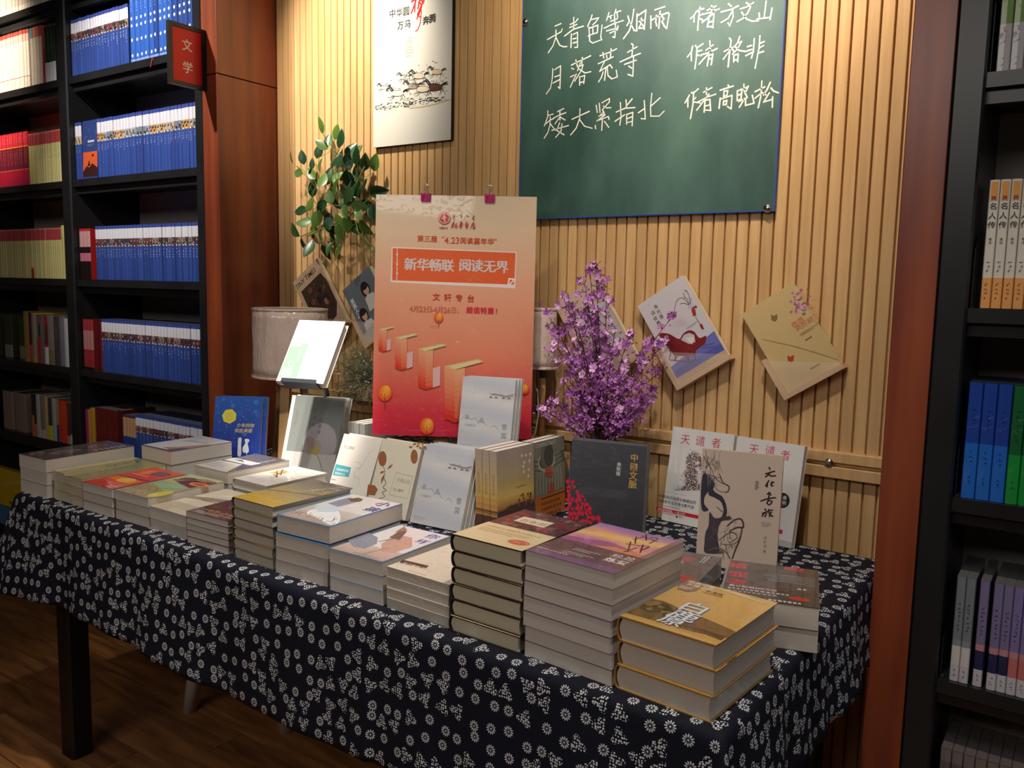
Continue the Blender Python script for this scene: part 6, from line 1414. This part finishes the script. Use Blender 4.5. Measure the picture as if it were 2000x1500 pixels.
def art_w5(A, w, h):
    A.rect(0, 0, w, h, C(214, 186, 130)); r = random.Random(9)
    for k in range(46): a, b2 = 1556 + r.gauss(6, 7), 588 + r.gauss(2, 11); q = A.L(a, b2); A.z += .00001; s = r.uniform(.0025, .005); A.ell(q[0], q[1], s, s * .8, C(*r.choice([(196, 110, 160), (206, 130, 176), (186, 90, 130), (120, 140, 70), (226, 176, 200)])), 7)
    for ch, a, b2 in (('A', 0, 0),): pass
    for px_, py_, c in ((1513, 619, (140, 116, 60)), (1545, 699, (190, 70, 40))): A.poly([(px_ - 7, py_ - 5), (px_ - 1, py_ - 2), (px_ + 6, py_ - 6), (px_ + 5, py_ + 4), (px_ + 1, py_ + 8), (px_ - 6, py_ + 5)], C(*c), px=True)
    q = A.L(1549, 640); A.text('向着', q[0], q[1], .017, C(226, 150, 110), .005); q = A.L(1556, 646); A.text('美好奔跑', q[0], q[1], .0165, C(226, 150, 110), .005)
    q = A.L(1560, 648); A.lines(q[0], q[1] - .004, .05, .008, 2, C(180, 150, 110), 4); q = A.L(1572, 662); A.lines(q[0], q[1], .02, .006, 1, C(130, 110, 80), 5); q = A.L(1582, 718); A.lines(q[0], q[1], .034, .006, 1, C(120, 90, 50), 6)
    A.stroke([(1489, 662), (1560, 678), (1640, 703)], .0014, C(180, 150, 96), px=True)
wall_book((-.604, 1.104), 33.7, .145, .226, .018, art_w5, 'tan book with printed purple blossoms and two maple leaves', C(212, 186, 132))
def art_w3(A, w, h):
    A.rect(0, 0, w, h, C(206, 176, 160)); A.rect(.3 * w, .25 * h, .95 * w, .72 * h, C(190, 200, 200)); A.rect(.36 * w, .3 * h, .9 * w, .66 * h, C(196, 190, 186)); noise_blobs(A, .1 * w, .2 * h, .98 * w, .95 * h, 40, [(170, 110, 110), (120, 140, 120), (196, 150, 140)], .002, .005, 3)
wall_book((-1.140, 1.088), 33.7, .152, .252, .018, art_w3, 'pinkish floral book half hidden by the purple blossoms', C(206, 186, 160))
def art_w1(A, w, h):
    A.rect(0, 0, w, h, C(176, 146, 120)); A.poly([(.12 * w, .80 * h), (.90 * w, .80 * h), (.98 * w, .66 * h), (.98 * w, .30 * h), (.8 * w, .15 * h), (.1 * w, .1 * h)], C(58, 40, 34))
    noise_blobs(A, .15 * w, .2 * h, .9 * w, .78 * h, 30, [(76, 50, 40), (50, 34, 30), (96, 60, 44), (40, 30, 28)], .004, .014, 6); A.text('TINY TIMES', .02 * w, .865 * h, .0245, C(50, 40, 36), .01, sx=.98)
    A.ell(.70 * w, .42 * h, .008, .012, C(140, 90, 70))
wall_book((-2.245, 1.136), 34.5, .154, .256, .020, art_w1, 'brown book with a dark photo and english heading', C(190, 160, 130))
def art_w2(A, w, h):
    A.rect(0, 0, w, h, C(104, 112, 122)); A.text('真真人心', .13 * w, .70 * h, .020, C(226, 230, 232), .02, vert=True, align='c', gap=.95)
    for cx, cy, s in ((.62, .74, 1.0), (.26, .42, .95)):
        A.ell(cx * w, cy * h, .021 * s, .028 * s, C(40, 30, 30), 18); A.ell((cx + .01) * w, (cy - .012) * h, .0135 * s, .018 * s, C(206, 164, 140), 16); A.ell(cx * w, (cy + .045) * h, .017 * s, .010 * s, C(40, 30, 30), 16)
        A.poly([((cx - .16) * w, (cy - .34) * h), ((cx - .12) * w, (cy - .12) * h), ((cx - .02) * w, (cy - .09) * h), ((cx + .16) * w, (cy - .12) * h), ((cx + .26) * w, (cy - .34) * h)], C(214, 208, 204))
    A.poly([(0, 0), (w, 0), (w, .2 * h), (.5 * w, .24 * h), (0, .16 * h)], C(190, 184, 178))
wall_book((-2.016, 1.146), 34.5, .152, .214, .020, art_w2, 'slate-grey book with two figures in white', C(200, 190, 170))

# ------------------------------------------------------------------ plants
def leaf_mesh(L_, W_, fold, name, mat, seg=6):
    mb = MB(); vs = []; fs = []
    for i in range(seg + 1):
        f = i / seg; hw = W_ / 2 * math.sin(PI * min(1, f ** .8)) ** .85 if 0 < i < seg else 0
        y = L_ * f; z = -.10 * L_ * f * f
        vs += [(-hw, y, z + fold * hw), (0, y, z), (hw, y, z + fold * hw)]
    for i in range(seg):
        for k in range(2): fs.append((i * 3 + k, i * 3 + k + 1, (i + 1) * 3 + k + 1, (i + 1) * 3 + k))
    mb.mesh(vs, fs, 0, smooth=True); return mb.data(name, [mat])
iv = [leaf_mesh(.052, .030, f, 'leaf', 'ivy_leaf') for f in (.25, .5, -.2)]
IY = 2.035
root = empty('leafy_branch', onY(742, 520, IY)); tag(root, 'artificial branch with glossy green leaves fixed to the wall above the lamp', 'plant')
inv = root.location.copy(); rnd = random.Random(21)
LEAVES = "631,262,0 653,274,10 641,288,-5 662,290,10 640,292,-60 652,318,-10 573,320,0 594,322,0 608,332,0 592,340,-80 602,344,15 626,338,20 676,308,20 688,312,20 700,326,0 712,334,5 731,335,10 683,334,0 696,341,0 674,332,160 624,365,0 640,362,10 650,358,40 600,378,-60 610,386,10 620,362,170 652,384,20 664,360,130 693,388,10 704,392,30 722,376,80 612,392,-110 628,402,-100 640,392,-140 648,382,150 686,396,110 706,390,130 700,404,160 726,400,150 610,432,-100 624,410,-150 640,414,180 655,418,170 672,400,150 586,462,-30 616,450,-90 628,446,-160 644,448,180 660,436,160 588,462,160 612,468,200 628,478,180 652,472,180 666,452,160 682,430,140 638,470,170 700,352,-20 660,330,-20 618,310,10 646,330,30 672,384,0 690,364,200 634,428,150 600,412,-80 718,420,100 700,430,150 668,476,200 646,400,0 676,420,190 616,350,-40 706,368,60 660,402,60 690,410,-10"
pts_l = []
for s in LEAVES.split():
    a, b2, an = [float(v) for v in s.split(',')]
    p = onY(a, b2, IY + rnd.uniform(-.045, .03)); pts_l.append((a, b2, p))
    o = link('leaf', iv[rnd.randrange(3)], root); sc_ = rnd.uniform(1.0, 1.4) * (.8 if b2 < 345 and a < 615 else 1)
    M = Matrix.Translation(p - inv) @ Matrix.Rotation(R(rnd.uniform(-35, 45)), 4, 'Z') @ Matrix.Rotation(R(90 + rnd.uniform(-30, 25)), 4, 'X') @ Matrix.Rotation(R(-an + rnd.uniform(-12, 12)), 4, 'Z') @ Matrix.Scale(sc_, 4)
    o.matrix_local = M
mb = MB()
main = [(748, 530), (735, 505), (712, 470), (690, 440), (668, 405), (658, 370), (654, 330), (652, 290)]
P = [onY(a, b2, IY + .01) - inv for a, b2 in main]; mb.tube(P, [.0032, .003, .003, .0028, .0025, .002, .0016, .001], 6)
mb.tube([onY(a, b2, IY) - inv for a, b2 in ((750, 525), (728, 480), (700, 455), (694, 430))], .0022, 5)
nodes = [(a, b2) for a, b2 in main[2:]] + [(690, 400), (700, 350), (625, 400), (612, 350), (630, 440)]
for br in (((668, 405), (685, 380), (700, 350), (712, 325)), ((668, 405), (640, 395), (612, 360), (596, 335), (580, 325)), ((690, 440), (650, 440), (625, 450), (600, 462)), ((680, 425), (700, 405), (725, 385)), ((690, 440), (665, 460), (645, 480))):
    mb.tube([onY(a, b2, IY) - inv for a, b2 in br], .0016, 5)
for a, b2, p in pts_l:
    n_ = min(nodes, key=lambda q: (q[0] - a) ** 2 + (q[1] - b2) ** 2 - (30 if q[1] > b2 else 0))
    q = onY(n_[0], n_[1], IY); mb.tube([q - inv, (q + p) / 2 - inv + Vector((0, 0, -.004)), p - inv], .0008, 4, caps=False)
mb.build('stem', 'stem_green', root)

# purple blossom branches in a hidden vase behind the black book
VX, VY = -1.04, 1.93
root = empty('flowering_branches', (VX, VY, TZ + .001)); tag(root, 'tall bunch of purple artificial blossom branches in a dark vase behind the black book', 'flowers')
mb = MB(); mb.lathe([(0, 0), (.038, 0), (.045, .03), (.042, .10), (.028, .14), (.030, .155), (.026, .155), (.024, .13), (0, .03)], 24); mb.build('vase', 'vase', root)
petal = MB()
def blossom(seed):
    r = random.Random(seed); mb = MB()
    for k in range(5):
        a = 2 * PI * k / 5 + r.uniform(-.2, .2); L_ = r.uniform(.0062, .0085); c, s = math.cos(a), math.sin(a); up_ = r.uniform(.001, .004)
        q = lambda rad, off, z: (c * rad - s * off, s * rad + c * off, z)
        mb.mesh([q(.0006, 0, 0), q(L_ * .55, .0034, up_), q(L_, .0018, up_ * 1.3), q(L_, -.0018, up_ * 1.3), q(L_ * .55, -.0034, up_), q(L_ * .6, 0, up_ * .4)], [(0, 5, 1), (1, 5, 2), (2, 5, 3), (3, 5, 4), (4, 5, 0)], 0, smooth=False)
    return mb.data('blossom', ['blossom_petal'])
bls = [blossom(i) for i in range(5)]
TIPS = "1150,520 1162,512 1140,545 1096,572 1064,606 1090,648 1080,668 1105,700 1098,742 1052,795 1076,782 1102,812 1186,548 1164,602 1202,642 1232,648 1262,668 1314,618 1300,668 1292,722 1277,760 1262,792 1250,812 1120,622 1132,668 1182,662 1172,722 1212,732 1142,772 1202,792 1228,702 1110,582 1152,582 1130,820 1180,815 1225,830 1150,700 1250,740"
stem = MB(); nb = 0; rnd = random.Random(77); basep = Vector((0, 0, .14))
tips = [tuple(float(v) for v in s.split(',')) for s in TIPS.split()]
for a, b2 in tips:
    dy = rnd.uniform(-.07, .09) if a > 1110 else rnd.uniform(-.09, -.03); tip = onY(a, b2, VY + dy) - Vector((VX, VY, TZ + .001))
    mid = Vector((basep.x + (tip.x - basep.x) * .30, basep.y + (tip.y - basep.y) * .3, basep.z + (tip.z - basep.z) * .62))
    path = [basep * (1 - f) ** 2 + mid * 2 * f * (1 - f) + tip * f * f for f in [i / 9 for i in range(10)]]
    stem.tube(path, [.0022 - .00016 * i for i in range(10)], 5)
    n = 8 if nb < 292 else 0
    ln = (tip - basep).length
    for k in range(n):
        f = 1 - (k / n) * min(.75, .16 / max(ln, .12)) - rnd.uniform(0, .02)
        i = min(8, int(f * 9)); p = path[i].lerp(path[min(9, i + 1)], f * 9 - i)
        off = Vector((rnd.uniform(-1, 1), rnd.uniform(-1, .7), rnd.uniform(-.4, 1))).normalized() * rnd.uniform(.008, .034) * (1 if k else .1)
        e = p + off; stem.tube([p, p + off * .5 + Vector((0, 0, .003)), e], [.0011, .0009, .0006], 4, caps=False)
        if nb >= 296: continue
        o = link('blossom', bls[rnd.randrange(5)], root); nb += 1
        o.matrix_local = Matrix.Translation(e) @ Matrix.Rotation(rnd.uniform(-.9, .9), 4, 'Z') @ Matrix.Rotation(R(rnd.uniform(40, 110)), 4, 'X') @ Matrix.Rotation(rnd.uniform(0, 6), 4, 'Z') @ Matrix.Scale(rnd.uniform(1.15, 1.8), 4)
        if rnd.random() < .6:
            f2 = e + Vector((rnd.uniform(-.012, .012), rnd.uniform(-.01, .01), rnd.uniform(0, .014))); stem.tube([e, f2], [.0007, .0005], 4, caps=False); stem.tube([f2, f2 + Vector((0, 0, .003))], [.0012, .0004], 4)
stem.build('stem', 'stem_brown', root)
# small loose blossoms filling the clusters, too many and too small to pick apart
mb = MB()
for k in range(1500):
    a, b2 = tips[rnd.randrange(len(tips))]; f = rnd.random() ** .7
    px_, py_ = a + (1180 - a) * f * .62 + rnd.gauss(0, 10), b2 + (850 - b2) * f * .72 + rnd.gauss(0, 10)
    if py_ > 850: continue
    p = onY(px_, py_, VY + rnd.uniform(-.07, .08)) - Vector((VX, VY, TZ + .001)); s = rnd.uniform(.004, .0085)
    M = Matrix.Translation(p) @ Matrix.Rotation(rnd.uniform(0, 6), 4, 'Z') @ Matrix.Rotation(rnd.uniform(0, 3), 4, 'X')
    for j in range(3):
        a2 = 2 * PI * j / 3; c, s2 = math.cos(a2), math.sin(a2)
        vs = [M @ Vector((0, 0, 0)), M @ Vector((c * s - s2 * s * .5, s2 * s + c * s * .5, s * .3)), M @ Vector((c * s * 1.3, s2 * s * 1.3, s * .5)), M @ Vector((c * s + s2 * s * .5, s2 * s - c * s * .5, s * .3))]
        mb.mesh(vs, [(0, 1, 2, 3)])
o = mb.build('small_blossoms', 'blossom_stuff' if 'blossom_stuff' in MATS else (simple('blossom_stuff', C(182, 106, 184), .55, noise=(70, .45, (1, 1, 1))).name), root); o['kind'] = 'stuff'

# greyish sprigs in a wooden wall planter
root = empty('wall_planter', (-1.93, WY - .10, .965)); tag(root, 'small wooden wall planter with grey-green sprigs and tiny lilac flowers, beside the orange poster', 'plant')
mb = MB()
for b6 in ((-.065, .065, 0, .008, 0, .052), (-.065, .065, .085, .093, 0, .052), (-.065, -.057, .008, .085, 0, .052), (.057, .065, .008, .085, 0, .052), (-.057, .057, .008, .085, 0, .006)): mb.box(*b6)
mb.build('box', 'oak_pale', root)
lv = MB(); fl_ = MB(); stm = MB(); rnd = random.Random(5)
for k in range(170):
    a, b2 = rnd.uniform(642, 738), rnd.uniform(662, 800)
    if (a - 695) ** 2 / 55 ** 2 + (b2 - 735) ** 2 / 72 ** 2 > 1: continue
    tip = onY(a, b2, WY - .10 + rnd.uniform(-.07, .06)) - root.location; b0_ = Vector((rnd.uniform(-.03, .03), .045, .045)); md = (b0_ + tip) / 2 + Vector((0, 0, .02))
    path = [b0_ * (1 - f) ** 2 + md * 2 * f * (1 - f) + tip * f * f for f in [i / 6 for i in range(7)]]
    stm.tube(path, .0007, 4, caps=False)
    for j in range(20):
        f = rnd.uniform(.3, 1); i = min(5, int(f * 6)); p = path[i] + Vector((rnd.uniform(-1, 1), rnd.uniform(-1, 1), rnd.uniform(-1, 1))) * .007
        d = Vector((rnd.uniform(-1, 1), rnd.uniform(-1, .3), rnd.uniform(-.2, 1))).normalized() * rnd.uniform(.007, .015); n_ = d.cross(Vector((rnd.random(), 1, rnd.random()))).normalized() * .0024
        (lv if rnd.random() < .62 else fl_).face([p, p + d * .5 + n_, p + d, p + d * .5 - n_])
lv.build('foliage', 'sage_leaf', root)['kind'] = 'stuff'; fl_.build('tiny_flowers', 'tiny_white_petal', root)['kind'] = 'stuff'; stm.build('stem', 'stem_green', root)
